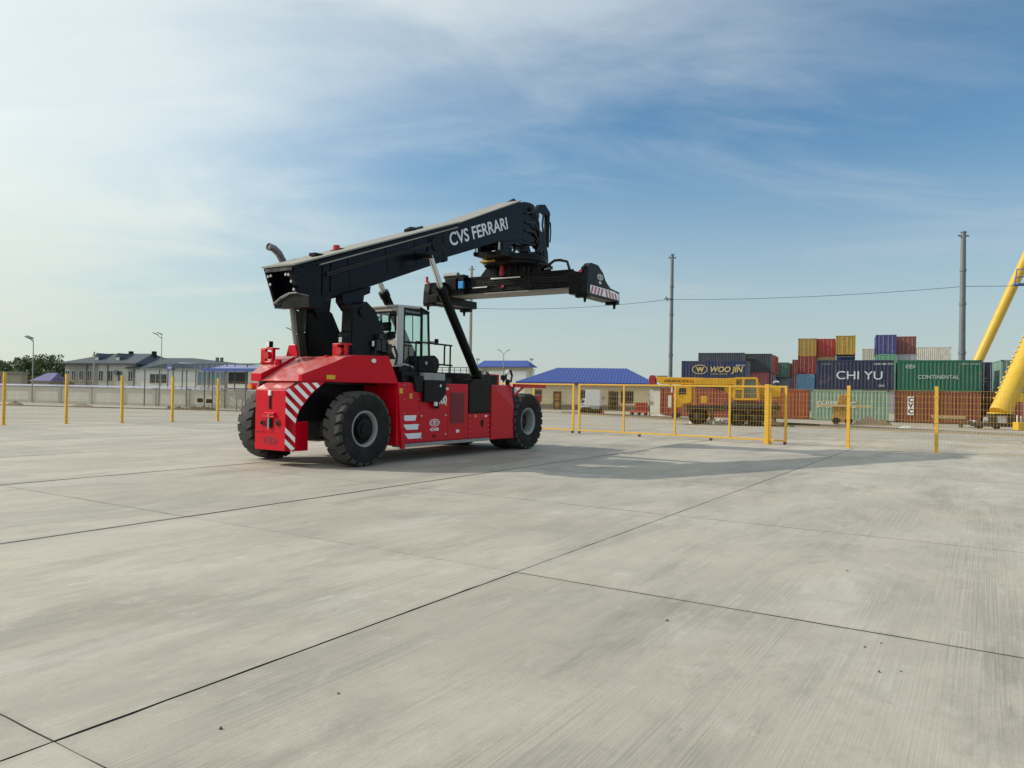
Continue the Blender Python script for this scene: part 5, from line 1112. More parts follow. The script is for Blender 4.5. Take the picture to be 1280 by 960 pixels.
for i in range(40): c = A0 - G0 + dA * (.8 + .42 * i); k.box((-.05, -.07, -.05), (.10, .07, .05), YGAN, Matrix.Translation(c + sideA * .65) @ dA.to_track_quat('Z', 'Y').to_matrix().to_4x4() @ Matrix.Rotation(math.atan2(0, 1), 4, 'Z'))
sr = k.build('leg_ladder', lg); sr['kind'] = 'stuff'
k = MB(); k.tube([B0 - G0, B3 - G0], .56, YGAN, 24); k.build('leg', gc, smooth=True)
k = MB(); t0 = A0.lerp(A1, .052) - G0; k.bar(t0, t0 + ux * 9, .5, .62, YGAN); k.build('tie_beam', gc, bevel=.03)
k = MB(); k.bar(A1 - G0, B3 - G0, 1.2, 1.6, YGAN); k.build('girder', gc)
w0 = at_depth(1268, 357, 88.0) - G0; k = MB()
for j in range(3): k.bar(w0 + Vector((.2 * j, 0, .95 * j)), w0 + Vector((8, .0, 1.0 + .95 * j)), .10, .10, mat('blue_walkway_steel', (.04, .14, .42), .5))
for i in range(7): k.bar(w0 + Vector((i * 1.15, 0, .1 * i)), w0 + Vector((i * 1.15 + .3, 0, .1 * i + 2.0)), .09, .09, mat('blue_walkway_steel', (.04, .14, .42), .5))
k.build('walkway_railing', gc); k = MB(); k.box((w0.x + .1, w0.y - .6, w0.z + .1), (w0.x + 8, w0.y + .6, w0.z + .22), mat('blue_walkway_steel', (.04, .14, .42), .5)); k.build('walkway', gc)
bg_ = A0 - G0; bz = -bg_.z + .0
k = MB(); Mb = Matrix.Rotation(CANG, 4, 'Z')
k.box((-1.7, -.45, .18), (3.4, .45, .42), CHASSIS, Mb); k.box((-.75, -.5, .42), (.85, .5, 1.02), CHASSIS, Mb); k.box((-1.9, -.3, .25), (-1.6, .3, .55), CHASSIS, Mb)
bo = k.build('bogie', gc, bevel=.02)
for x in (-1.2, -.2, 1.6, 2.7): k = MB(); k.tube([Mb @ Vector((x, -.12, .28)), Mb @ Vector((x, .12, .28))], .27, RAILM, 18); k.build('wheel', bo)
k = MB(); k.box((-.2, -.56, .45), (.3, -.46, .95), mat('grey_motor', (.35, .36, .36), .5), Mb); k.tube([Mb @ Vector((-1.0, -.3, .62)), Mb @ Vector((-.5, -.3, .62))], .2, mat('grey_motor', (.35, .36, .36), .5), 12); k.build('drive_motor', bo, bevel=.01)
k = MB(); q = at_depth(1274, 531, 50.0) - G0; k.box((q.x - .25, q.y - .3, 0.02), (q.x + .8, q.y + .3, .55), YGAN); k.box((q.x - .2, q.y - .1, .5), (q.x - .15, q.y, 1.0), FRAMEW); k.box((q.x + .05, q.y - .1, .5), (q.x + .1, q.y, .95), FRAMEW); k.build('cable_reel_box', gc, bevel=.02)

# ------------------------------------------------------------------ yellow truck crane
cp_ = on_ground(905, 527); TL = 8.6; CD = max(cp_.y, 46.0)
c0 = gp(905, 50.0); TA = R(-20)
tk = thing('crane_truck', 'yellow truck crane parked with boom lowered over its cab behind the sliding gate', 'crane truck', c0, TA)
SC = 1.0
def tz(px_, py_, y=-1.1):                          # pixel -> truck local x,z on its near side
    ca_, sa_ = math.cos(TA), math.sin(TA); X_, Y_ = Vector((ca_, sa_, 0)), Vector((-sa_, ca_, 0)); d = ray(px_, py_)
    t = ((c0 - CAM).dot(Y_) + y) / d.dot(Y_); p = CAM + d * t; return (p - c0).dot(X_), p.z - c0.z
def P2(*pts, y=-1.1): return [tz(a, b, y) for a, b in pts]
k = MB(); k.prism_xz(P2((858, 507), (975, 507), (975, 514), (858, 514), y=-.9), -.9, .9, CHASSIS); k.prism_xz(P2((905, 503), (972, 503), (972, 510), (905, 510), y=-1.0), -1.0, 1.0, CHASSIS); k.build('chassis', tk, bevel=.02)
cabp = P2((845, 481.5), (864.5, 481), (864.5, 503), (855, 505), (851, 509), (842, 509), (841.5, 497), (844, 486))
k = MB(); k.prism_xz(cabp, -1.1, 1.1, YCR); cb_ = k.build('driver_cab', tk, bevel=.03)
a = P2((849, 485), (857.5, 485), (857.5, 493), (848, 493)); k = MB(); k.prism_xz(a, -1.115, -1.09, WINGL); k.build('side_window', cb_)
a = P2((866, 484), (867.8, 484), (867.8, 508), (866, 508)); k = MB(); k.prism_xz(a, -.8, -.7, YCR); k.build('exhaust_stack', tk)
a = P2((876, 495), (884, 495), (884, 504), (876, 504)); k = MB(); k.prism_xz(a, -1.15, -.7, YCR); k.build('tool_box', tk, bevel=.03)
x0, z0 = tz(840, 499); k = MB(); k.box((x0 - .22, -1.3, z0 - .55), (x0 - .02, -1.05, z0 + .25), FRAMEW); k.box((x0 - .05, -1.25, z0 + .45), (x0 + .05, -1.1, z0 + .8), FRAMEW); k.build('white_mirror', tk, bevel=.02)
k = MB(); k.box((x0 - .02, -1.1, .42), (x0 + .3, 1.1, .75), CHASSIS); k.build('bumper', tk, bevel=.02)
for px_ in (871, 921, 944):
    xx, zz_ = tz(px_, 518)
    for s in (-1, 1):
        k = MB(); k.lathe_y([(0, s * 1.08), (.2, s * 1.1), (.22, s * 1.02), (.34, s * 1.0), (.42, s * 1.13), (.52, s * 1.12), (.55, s * 1.02), (.55, s * .82), (.3, s * .8)], RUBBER, 26, (xx, 0, .55)); wh = k.build('wheel', tk, smooth=True)
        k = MB(); k.lathe_y([(.0, s * 1.115), (.14, s * 1.11), (.2, s * 1.06), (.33, s * 1.03), (.34, s * 1.07), (.30, s * 1.09)], CHASSIS, 20, (xx, 0, .55)); k.build('rim', wh, smooth=True)
k = MB(); k.prism_xz(P2((819, 471), (905, 473), (925, 472), (925, 480.5), (905, 481.5), (826, 480), (821, 477), y=-.3), -.35, .35, YCR)
bm_ = k.build('crane_boom', tk, bevel=.03)
k = MB(); k.prism_xz(P2((821, 469.5), (833, 469.5), (833, 473), (821, 473), y=-.2), -.2, .2, mat('olive_housing', (.22, .18, .06), .6)); k.build('boom_head_housing', bm_)
k = MB(); k.prism_xz(P2((811, 472), (813, 469), (817, 469), (819, 472), (819, 478), (817, 481), (812, 481), (811, 478), y=-.35), -.38, .38, mat('dark_red_boom_tip', (.30, .02, .025), .5)); k.build('boom_tip', bm_, bevel=.02)
a, b = tz(830, 476.5, -.36), tz(859, 477, -.36); lettering('ИВАНОВЕЦ', .17, (a[0], -.358, a[1] - .06), (1, 0, 0), (0, 0, 1), BLACK, bm_, xs=1.45)
pq = P2((918, 472), (946, 472), (949, 484), (949, 500), (917, 500), (917, 484), y=-1.0)
k = MB(); k.prism_xz(P2((905, 481), (976, 484), (976, 496), (950, 499), (917, 499), (905, 488), y=-.6), -.2, .8, YCR); k.build('turntable_deck', tk, bevel=.03)
oc = MB()
for q0, q1 in (((919, 472.5), (917.5, 499.5)), ((929.5, 473), (928.5, 498)), ((946, 473), (948, 499.5)), ((919, 472.8), (946, 472.8)), ((917.5, 499), (949, 499)), ((929, 486), (918, 486))):
    a, b = tz(*q0, -1.0), tz(*q1, -1.0)
    for y in (-1.0, -.3): oc.bar((a[0], y, a[1]), (b[0], y, b[1]), .13, .13, YCR)
oc = oc.build('operator_cab', tk, bevel=.01)
a = P2((930.5, 475), (945, 475), (947, 497), (929.5, 497), y=-1.0); k = MB(); k.prism_xz(a, -1.0, -.98, mat('olive_tinted_glass', (.12, .13, .09), .1)); k.build('cab_window', oc)
a = P2((920, 475), (928, 475), (927.5, 497), (918.5, 497), y=-1.0); k = MB(); k.prism_xz(a, -.35, -.32, mat('dusty_cab_lining', (.25, .20, .10), .7)); k.build('cab_lining', oc)
k = MB(); k.prism_xz(P2((946, 474), (951, 481), (951, 492), (948, 492), y=-.9), -.9, -.3, YCR); k.build('winch_cover', tk)
k = MB(); k.tube([(tz(905, 487)[0], -.1, tz(905, 487)[1]), (tz(880, 480)[0], -.1, tz(880, 481)[1])], .1, CHASSIS, 10); k.build('luffing_cylinder', tk)
for px_ in (890, 968):
    xx, zz_ = tz(px_, 510); k = MB(); k.box((xx - .12, -1.2, .35), (xx + .12, -.95, 1.15), CHASSIS); k.box((xx - .2, -1.25, .3), (xx + .2, -.9, .36), CHASSIS); k.build('outrigger', tk)

# rubble, planks, plant and a small yellow machine on the container pad
def mound(name, label, cat, px_, py_, w, d, h, mt, n=14, seed=1, depth=None):
    p = on_ground(px_, py_) if depth is None else gp(px_, depth); rnd = random.Random(seed); k = MB(); vs = [(0, 0, h)]; rings = 4
    for r in range(1, rings + 1):
        for i in range(n):
            a = 2 * math.pi * i / n; q = r / rings; vs.append((math.cos(a) * w * q * rnd.uniform(.85, 1.12), math.sin(a) * d * q * rnd.uniform(.85, 1.12), max(-.03, h * (1 - q) ** 1.1 * rnd.uniform(.7, 1.25)) if r < rings else -.04))
    fs = [(0, 1 + i, 1 + (i + 1) % n) for i in range(n)]
    for r in range(rings - 1):
        for i in range(n): a = 1 + r * n + i; b = 1 + r * n + (i + 1) % n; fs.append((a, a + n, b + n, b))
    k.add(vs, fs, mt); o = k.build(name, loc=(p.x, p.y, gz(p.x, p.y)), rot=CANG); return tag(o, label, cat)
def rocks(name, label, px0, px1, py_, depth, n, size, mt, seed):
    rnd = random.Random(seed); a, b = gp(px0, depth), gp(px1, depth); k = MB()
    for i in range(n):
        c = a.lerp(b, rnd.random()) + Vector((0, rnd.uniform(-.5, .5), 0)); s = size * rnd.uniform(.5, 1.3); z = gz(c.x, c.y) + rnd.uniform(0, .22) * size * 2
        pts = [(c.x + s * math.cos(t) * rnd.uniform(.7, 1.2), c.y + s * math.sin(t) * rnd.uniform(.7, 1.2), z - .05) for t in [2 * math.pi * q / 6 for q in range(6)]]
        k.loft(pts, [(c.x + (x - c.x) * .55, c.y + (y - c.y) * .55, z + s * rnd.uniform(.5, 1.0)) for x, y, _ in pts], mt)
    o = k.build(name); tag(o, label, 'rubble', kind='stuff'); return o
rocks('rubble', 'heap of pale broken rubble on the pad beneath the crane truck', 866, 906, 523, 52.5, 70, .26, PALEROCK, 3)
mound('earth_heap', 'pale brown earth heap in front of the pale green container', 'earth heap', 1086, 525, 1.2, .6, .62, mat('sandy_earth', (.36, .27, .19), .95, var=.25, vscale=4, bump=.6, bscale=10), seed=5, depth=56)
mound('earth_heap', 'small dark earth heap right of the pale brown one by the container corner', 'earth heap', 1104, 525, .7, .5, .40, DIRT, seed=6, depth=57)
mound('earth_heap', 'flat dark soil patch on the pad at the foot of the right hand fence post', 'soil patch', 1068, 531, .5, .3, .12, DIRT, seed=8, depth=48)
mound('earth_heap', 'grey sand heap beside the notice boards left of the crane truck', 'sand heap', 825, 519, 1.3, .9, .42, mat('grey_sand', (.40, .38, .33), .95, var=.2, vscale=4, bump=.5, bscale=10), seed=9, depth=62)
p = gp(1055, 56.0); jb = thing('jib_machine', 'small yellow and rusty lifting machine with outstretched arms in front of the pale green container', 'machine', p, CANG)
RUSTY = mat('rusty_yellow', (.40, .23, .05), .65, var=.3, dirt=(.15, .07, .03), dirt_amt=.6)
k = MB(); k.box((-.75, -.5, .15), (.55, .5, 1.35), RUSTY); k.prism_xz([(-.5, 1.35), (.4, 1.35), (.25, 2.2), (-.3, 2.2)], -.35, .35, RUSTY); k.build('machine_body', jb, bevel=.05)
k = MB(); k.box((-1.9, -.7, 1.30), (1.8, -.55, 1.46), TIMB); k.build('cross_arm', jb)
k = MB(); k.bar((-.3, -.6, 1.1), (.2, -.6, 2.35), .1, .1, RUSTY); k.bar((.2, -.6, 1.1), (-.3, -.6, 2.3), .1, .1, RUSTY); k.build('brace', jb)
for x in (-.5, .35): k = MB(); k.tube([(x, -.55, .25), (x, .55, .25)], .27, RUBBER, 16); k.build('wheel', jb)
p = gp(1186, 54.5); ps = thing('plank_stack', 'stack of bleached timber planks lying in front of the rust brown container', 'timber stack', p, CANG)
for i, (z, y, l_) in enumerate(((.62, 0, 2.1), (.62, .22, 2.0), (.72, .1, 2.15), (.52, .1, 1.9))): k = MB(); k.box((-l_ / 2, y - .1, z), (l_ / 2, y + .1, z + .09), TIMB); k.build('plank', ps)
for x in (-.8, .8): k = MB(); k.box((x - .1, -.1, 0), (x + .1, .35, .51), mat('scrap_steel', (.12, .09, .06), .8, var=.3)); k.build('bearer', ps)
k = MB(); k.tube([(0, -.25, .28), (0, .25, .28)], .28, mat('grey_drum', (.40, .41, .42), .6), 18); p = gp(1217, 53.0); o = k.build('drum', loc=p, rot=R(20)); tag(o, 'small grey drum lying beside the gantry crane bogie', 'drum')
mound('rag_heap', 'white sack lying on the pad in front of the rust brown container', 'sack', 1133, 531, .5, .3, .22, PALEROCK, seed=12, depth=50)

# ------------------------------------------------------------------ poles, wires, lamps
def mast(label, px_, py_top, depth, r0, r1, mt, fit=True):
    b = gp(px_, depth); top = at_depth(px_, py_top, depth); h = top.z - b.z; o = thing('utility_pole', label, 'pole', b)
    k = MB(); k.tube([(0, 0, -.1), (0, 0, h)], [r0, r1], mt, 14); k.build('shaft', o, smooth=True)
    k = MB(); k.box((-r1 * 2.4, -.06, h - .35), (r1 * 2.4, .06, h - .22), mt); k.tube([(0, 0, h), (0, 0, h + .12)], r1 * 1.25, mt, 10); k.build('pole_head', o)
    k = MB()
    for z in ((.36, .62, .8) if fit else (.7,)): k.tube([(0, 0, h * z - .12), (0, 0, h * z + .12)], [r0 + (r1 - r0) * z + .05] * 2, mt, 14)
    k.build('pole_band', o); return o, Vector((b.x, b.y, top.z))
q1, T1 = mast('tall slim grey steel pole rising behind the crane truck left of the containers', 837.8, 319, 86, .24, .18, MASTG)
q2, T2 = mast('thick grey steel pole rising behind the green container', 1202, 291, 72, .33, .22, MASTG)
q3, T3 = mast('pale concrete pole seen behind the spreader and lift cylinder', 587, 334, 97, .26, .17, MASTC, False)
w1, w2, w3 = at_depth(835, 374.5, 86), at_depth(1205, 358, 72), at_depth(588, 385, 97)
k = MB(); k.bar(w1 + Vector((-.1, -.3, -.2)), w1 + Vector((-.3, -.3, .3)), .12, .12, MASTG); k.bar(w1 + Vector((-.5, -.3, .05)), w1 + Vector((.25, -.3, .05)), .1, .1, MASTG)
k.v = [(x - q1.location.x, y - q1.location.y, z - q1.location.z) for x, y, z in k.v]; k.build('wire_bracket', q1)
def wire(a, b, sag, r=.022):
    pts = []
    for i in range(17): t = i / 16; p = a.lerp(b, t); p.z -= sag * 4 * t * (1 - t); pts.append(p)
    k = MB(); k.tube(pts, r, HOSE, 5); return k.build('overhead_wire')
far_r = w2 + (w2 - w1) * 1.0; far_l = w3 + (w3 - w1) * 1.2
tag(wire(w1, w2, .35), 'thin overhead wire between the slim pole and the thick pole', 'wire')
tag(wire(w2, far_r, .35), 'thin overhead wire running from the thick pole out of the right edge', 'wire')
tag(wire(w3, w1, .5), 'thin overhead wire between the pale pole and the slim grey pole', 'wire')
def lamp(label, px_, py_top, depth, arms, h_arm=.6, r=.07):
    b = gp(px_, depth); top = at_depth(px_, py_top, depth).z - b.z; o = thing('street_lamp', label, 'street lamp', b)
    k = MB(); k.tube([(0, 0, 0), (0, 0, top - h_arm)], [r, r * .6], LAMPG, 10); k.build('lamp_post', o, smooth=True)
    for dx, dz in arms:
        k = MB(); k.tube([(0, 0, top - h_arm), (dx, 0, top - h_arm + dz)], [.045, .035], LAMPG, 8); ar = k.build('lamp_arm', o)
        s = 1 if dx > 0 else -1; k = MB(); k.loft([(dx - s * .05, -.12, top - h_arm + dz - .05), (dx + s * .55, -.12, top - h_arm + dz + .22), (dx + s * .55, .12, top - h_arm + dz + .22), (dx - s * .05, .12, top - h_arm + dz - .05)], [(dx - s * .05, -.1, top - h_arm + dz + .06), (dx + s * .53, -.1, top - h_arm + dz + .30), (dx + s * .53, .1, top - h_arm + dz + .30), (dx - s * .05, .1, top - h_arm + dz + .06)], POSTG); k.build('lamp_head', ar)
    return o
lamp('twin arm street lamp standing far left before the long wall and trees', 40.5, 420, 76, ((-.30, .28), (-.10, .36)))
lamp('twin arm street lamp rising behind the roof of the two storey building', 201, 414, 92, ((-.55, .45), (-.02, .5)), h_arm=.9)
lamp('twin arm street lamp seen against the sky left of the boom tower', 368.5, 408, 84, ((-.55, .40), (-.03, .42)), h_arm=.8)
lamp('forked street lamp with two heads rising above the small blue gateway roof', 629, 435, 118, ((-.45, .5), (.45, .5)), h_arm=1.0, r=.1)

# ------------------------------------------------------------------ left side: long wall, canopy, buildings, trees
WPX = [(-120, 498.6), (60, 500.3), (320, 505.5)]
WA_, WB_ = gp(-160, 84), gp(420, 66)
wd_ = (WB_ - WA_).normalized(); wl = (WB_ - WA_).length; wang = math.atan2(wd_.y, wd_.x)
wall = thing('boundary_wall', 'long pale grey boundary wall with piers and lilac metal coping on the left', 'wall', (WA_.x, WA_.y, WA_.z), wang)
nb = int(wl / 3.9); bw = wl / nb
k0 = MB(); k0.box((.181, -.08, 0), (bw - .181, .08, 1.62), WALLC); k0.box((.181, -.10, 0), (bw - .181, .10, .25), WALLP); wm = k0.mesh('wall_panel')
k0 = MB(); k0.box((-.18, -.16, -.1), (.18, .16, 1.68), WALLP); pmm = k0.mesh('pier')
k0 = MB(); k0.loft([(0, -.22, 1.685), (0, .22, 1.685), (0, .0, 1.84)], [(bw - .01, -.22, 1.685), (bw - .01, .22, 1.685), (bw - .01, 0, 1.84)], COPE); cm_ = k0.mesh('coping')
for i in range(nb):
    for nm, me_ in (('wall_panel', wm), ('pier', pmm), ('coping', cm_)):
        o = bpy.data.objects.new(nm, me_); COL.objects.link(o); o.parent = wall; o.location = (i * bw, 0, 0)
def hip_roof(k, x0, x1, y0, y1, z0, h, mt, rx0, rx1, ov=.5, th=.12):
    a = [(x0 - ov, y0 - ov, z0), (x1 + ov, y0 - ov, z0), (x1 + ov, y1 + ov, z0), (x0 - ov, y1 + ov, z0)]
    b = [(x, y, z0 + th) for x, y, _ in a]; ym = (y0 + y1) / 2
    r = [(rx0, ym, z0 + h), (rx1, ym, z0 + h)]
    k.add(a + b + r, [(3, 2, 1, 0), (0, 1, 5, 4), (1, 2, 6, 5), (2, 3, 7, 6), (3, 0, 4, 7), (4, 5, 9, 8), (5, 6, 9), (6, 7, 8, 9), (7, 4, 8)], mt)
def window(parent, x, z, w, h, y, mt=WINGL, fm=FRAMEW, bars=1, d=.06):
    k = MB(); t = .06
    k.box((x - w / 2 - t, y - d, z - t), (x + w / 2 + t, y + .02, z), fm); k.box((x - w / 2 - t, y - d, z + h), (x + w / 2 + t, y + .02, z + h + t), fm)
    k.box((x - w / 2 - t, y - d, z + .001), (x - w / 2, y + .02, z + h - .001), fm); k.box((x + w / 2, y - d, z + .001), (x + w / 2 + t, y + .02, z + h - .001), fm)
    for i in range(bars): xx = x - w / 2 + w * (i + 1) / (bars + 1); k.box((xx - .025, y - d * .8, z + .001), (xx + .025, y + .01, z + h - .001), fm)
    f = k.build('window', parent); k = MB(); k.box((x - w / 2, y - .02, z), (x + w / 2, y - .004, z + h), mt); k.build('pane', f); return f
# two storey building
D = 112.0
def frame_at(pxa, pxb, da, db): a, b = gp(pxa, da), gp(pxb, db); d = (b - a); L_ = d.length; return a, math.atan2(d.y, d.x), L_
a, an, LL = frame_at(81, 169, D + 2, D - 2)
bz_ = at_depth(120, 455.5, D).z - a.z; rz_ = at_depth(150, 440.5, D).z - a.z
hb = thing('house', 'two storey grey building with slate blue hipped roof and dormers behind the long wall', 'building', a, an)
k = MB(); k.box((0, 0, 0), (LL * .48, 9, bz_), HOUSES); k.box((LL * .48 + .002, .02, 0), (LL, 9, bz_), HOUSEW); k.build('wall', hb)
k = MB(); hip_roof(k, 0, LL, 0, 9, bz_ + .003, rz_ - bz_, SLATE, LL * .30, LL * .92, .6, .2)
rf = k.build('roof', hb)
for x in (LL * .38, LL * .68):
    k = MB(); k.loft([(x - .55, .9, bz_ + .5), (x + .55, .9, bz_ + .5), (x + .55, .9, bz_ + 1.1), (x, .9, bz_ + 1.75), (x - .55, .9, bz_ + 1.1)], [(x - .55, 4.2, bz_ + .5), (x + .55, 4.2, bz_ + .5), (x + .55, 4.2, bz_ + 1.1), (x, 4.4, bz_ + 1.75), (x - .55, 4.2, bz_ + 1.1)], SLATE); k.box((x - .38, .86, bz_ + .55), (x + .38, .9, bz_ + 1.1), HOUSEW); k.build('dormer', rf)
for x in (LL * .62, LL * .95): k = MB(); k.box((x - .25, 4, rz_ - .6), (x + .25, 4.5, rz_ + .35), BLACK); k.build('chimney', rf)
for i, fx in enumerate((.04, .13, .24, .36, .52, .655, .79, .935)): window(hb, LL * fx, bz_ - 2.4, .80, 1.45, 0.0 if fx < .48 else .02)
for fx in (.32, .62, .985): k = MB(); k.tube([(LL * fx, -.1, .1), (LL * fx, -.1, bz_ - .1)], .08, POSTG, 8); k.build('downpipe', hb)
k = MB(); k.box((LL * .72, -.35, bz_ - 1.5), (LL * .77, 0, bz_ - .9), POSTG); k.build('air_conditioner', hb)
# lower wing with a long slate roof running right
a2, an2, L2 = frame_at(169, 262, D - 2, D - 6); w_z = at_depth(200, 461.5, D - 4).z - a2.z; w_r = at_depth(205, 447, D + 1).z - a2.z
hw = thing('house', 'low white wing with long slate roof and wide dark windows behind the steel canopy', 'building', a2, an2)
k = MB(); k.box((0, 0, 0), (L2 + 9, 10, w_z), SIDING); k.build('wall', hw); k = MB(); hip_roof(k, -1, L2 + 9, 0, 10, w_z + .003, w_r - w_z, SLATE, -.5, L2 * .45, .5, .18); rf = k.build('roof', hw)
for x in (L2 * .80, L2 * .86): k = MB(); k.box((x - .15, 4.5, w_z + .6), (x + .15, 4.9, w_z + 1.95), POSTG); k.build('chimney', rf)
window(hw, L2 * .32, w_z - 2.0, 3.0, 1.3, 0, bars=2); 
for i in range(6): k = MB(); k.box((L2 * .5, -.03 - .01 * (i % 2), w_z - 2.4 + .35 * i), (L2 * .82, 0, w_z - 2.07 + .35 * i), SIDING); k.build('siding_board', hw)
window(hw, L2 * 1.02, w_z - 2.2, 4.6, 1.9, 0, mt=mat('blue_grey_glazing', (.16, .22, .26), .15), bars=5)
k = MB(); k.box((L2 * 1.24, -.05, w_z - 1.9), (L2 * 1.24 + 3.2, .0, w_z - .3), mat('dark_opening', (.02, .022, .025), .8)); k.build('dark_opening', hw)
# steel canopy with blue sheet roof
cA, cB = gp(178, 71.5), gp(330, 65.0); can = (cB - cA); cang = math.atan2(can.y, can.x); cl_ = can.length
cz = at_depth(216, 462.5, 70).z - cA.z
cn = thing('canopy', 'open steel canopy on thin grey posts with a blue sheet roof at its right end', 'canopy', cA, cang)
for f in (0.02, .15, .27, .385, .535, .60, .70, .86, .99):
    k = MB(); k.tube([(cl_ * f, 0, 0), (cl_ * f, 0, cz)], .05, POSTG, 8); k.build('post', cn)
    k = MB(); k.tube([(cl_ * f, 2.6, 0), (cl_ * f, 2.6, cz + .6)], .05, POSTG, 8); k.build('post', cn)
k = MB(); k.box((0, -.25, cz + .002), (cl_ * .53, -.15, cz + .14), POSTG); k.box((0, 2.55, cz + .6), (cl_, 2.65, cz + .72), POSTG)
for i in range(12): x = cl_ * .53 * i / 11; k.bar((x, -.2, cz + .1), (x, 2.6, cz + .66), .05, .08, POSTG)
k.build('roof_frame', cn)
k = MB(); x0, x1 = cl_ * .545, cl_ * 1.05
cinv = Matrix.Rotation(-cang, 4, 'Z') @ Matrix.Translation(-cA)
fl_, fr_ = cinv @ at_depth(224, 453.5, 77), cinv @ at_depth(345, 459, 71)
k.loft([(x0, -.5, cz + .02), (x1, -.5, cz + .02), tuple(fr_), tuple(fl_)], [(x0, -.5, cz + .06), (x1, -.5, cz + .06), (fr_.x, fr_.y, fr_.z + .04), (fl_.x, fl_.y, fl_.z + .04)], LROOF); rs = k.build('roof_sheet', cn)
k = MB(); k.box((x0, -.56, cz - .10), (x1, -.502, cz + .16), BROOF); k.build('fascia', rs)
k = MB(); q = cl_ * .265; k.box((q - .35, -.35, cz - .05), (q + .35, -.3, cz + .52), mat('blue_sign_face', (.07, .09, .25), .5)); k.box((q - .22, -.36, cz + .12), (q + .22, -.351, cz + .26), mat('pale_sign_text', (.4, .42, .5), .5)); k.build('blue_sign', cn)
# notice boards on legs by the wall
def board(label, px_, depth, w, h, z, mt, leg=FRAMEW):
    p = gp(px_, depth); o = thing('notice_board', label, 'notice board', p, R(8)); k = MB(); k.box((-w / 2, -.03, z), (w / 2, .03, z + h), mt); k.build('board', o, bevel=.01)
    for s in (-1, 1): k = MB(); k.box((s * w * .3 - .03, -.025, 0), (s * w * .3 + .03, .025, z), leg); k.build('leg', o)
    return o
board('dark notice board on white legs before the wall, left of a pair', 250.5, 67.0, .48, .36, .52, BLACK)
board('dark notice board on white legs before the wall, right of a pair', 262, 66.0, .52, .34, .50, BLACK)
board('large blank grey board on one post beside the rear tyre of the reach stacker', 300, 60, .75, .85, .95, mat('grey_board', (.34, .33, .31), .7), POSTG)
rocks('rubble', 'low dark rubble scattered along the foot of the long wall', 212, 272, 505, 64.5, 60, .16, DIRT, 11)
mound('earth_heap', 'small brown earth heap at the foot of the wall at the far left', 'earth heap', 19, 499, 1.0, .6, .36, DIRT, seed=21, depth=68)
mound('earth_heap', 'low brown earth heap along the wall between the first two lamp posts', 'earth heap', 103, 501, 1.6, .6, .22, DIRT, seed=22, depth=67)
k = MB(); 
a, b = gp(-60, 66.5), gp(330, 60.5); n_ = Vector((0, .12, 0))
k.loft([a - n_ + Vector((0, 0, -.05)), a + n_ + Vector((0, 0, -.05)), a + n_ + Vector((0, 0, .07)), a - n_ + Vector((0, 0, .07))], [b - n_ + Vector((0, 0, -.05)), b + n_ + Vector((0, 0, -.05)), b + n_ + Vector((0, 0, .07)), b - n_ + Vector((0, 0, .07))], PLINTH)
o = k.build('kerb'); tag(o, 'low dark kerb in front of the long grey wall', None, kind='structure')
# violet roofed shed and brown hut at the far left
a, an, LL = frame_at(39, 62, 106, 106); z1 = at_depth(60, 477, 106).z - a.z; z2 = at_depth(60, 466, 107).z - a.z
sh = thing('shed', 'low shed with faded violet blue roof behind the wall left of the two storey building', 'shed', a, an); k = MB(); k.box((0, 0, 0), (LL, 6, z1), HOUSES); k.build('wall', sh); k = MB(); hip_roof(k, 0, LL, 0, 4, z1 + .003, z2 - z1, mat('violet_blue_roof', (.15, .15, .32), .5, var=.12, vscale=.8), LL * .42, LL * .98, .2, .1); k.build('roof', sh)
a, an, LL = frame_at(-20, 27, 96, 95); z1 = at_depth(10, 464.5, 96).z - a.z
hu = thing('shed', 'flat brown grey hut behind the wall at the far left edge', 'shed', a, an); k = MB(); k.box((0, 0, 0), (LL, .9, z1 - .25), HOUSES); k.build('wall', hu); k = MB(); k.box((-.2, -.25, z1 - .248), (LL + .2, 1.0, z1), PLINTH); k.build('roof', hu); k = MB(); k.box((LL * .3, -.03, z1 - 1.5), (LL * .45, .0, z1 - .5), BROWNW); k.build('door', hu)

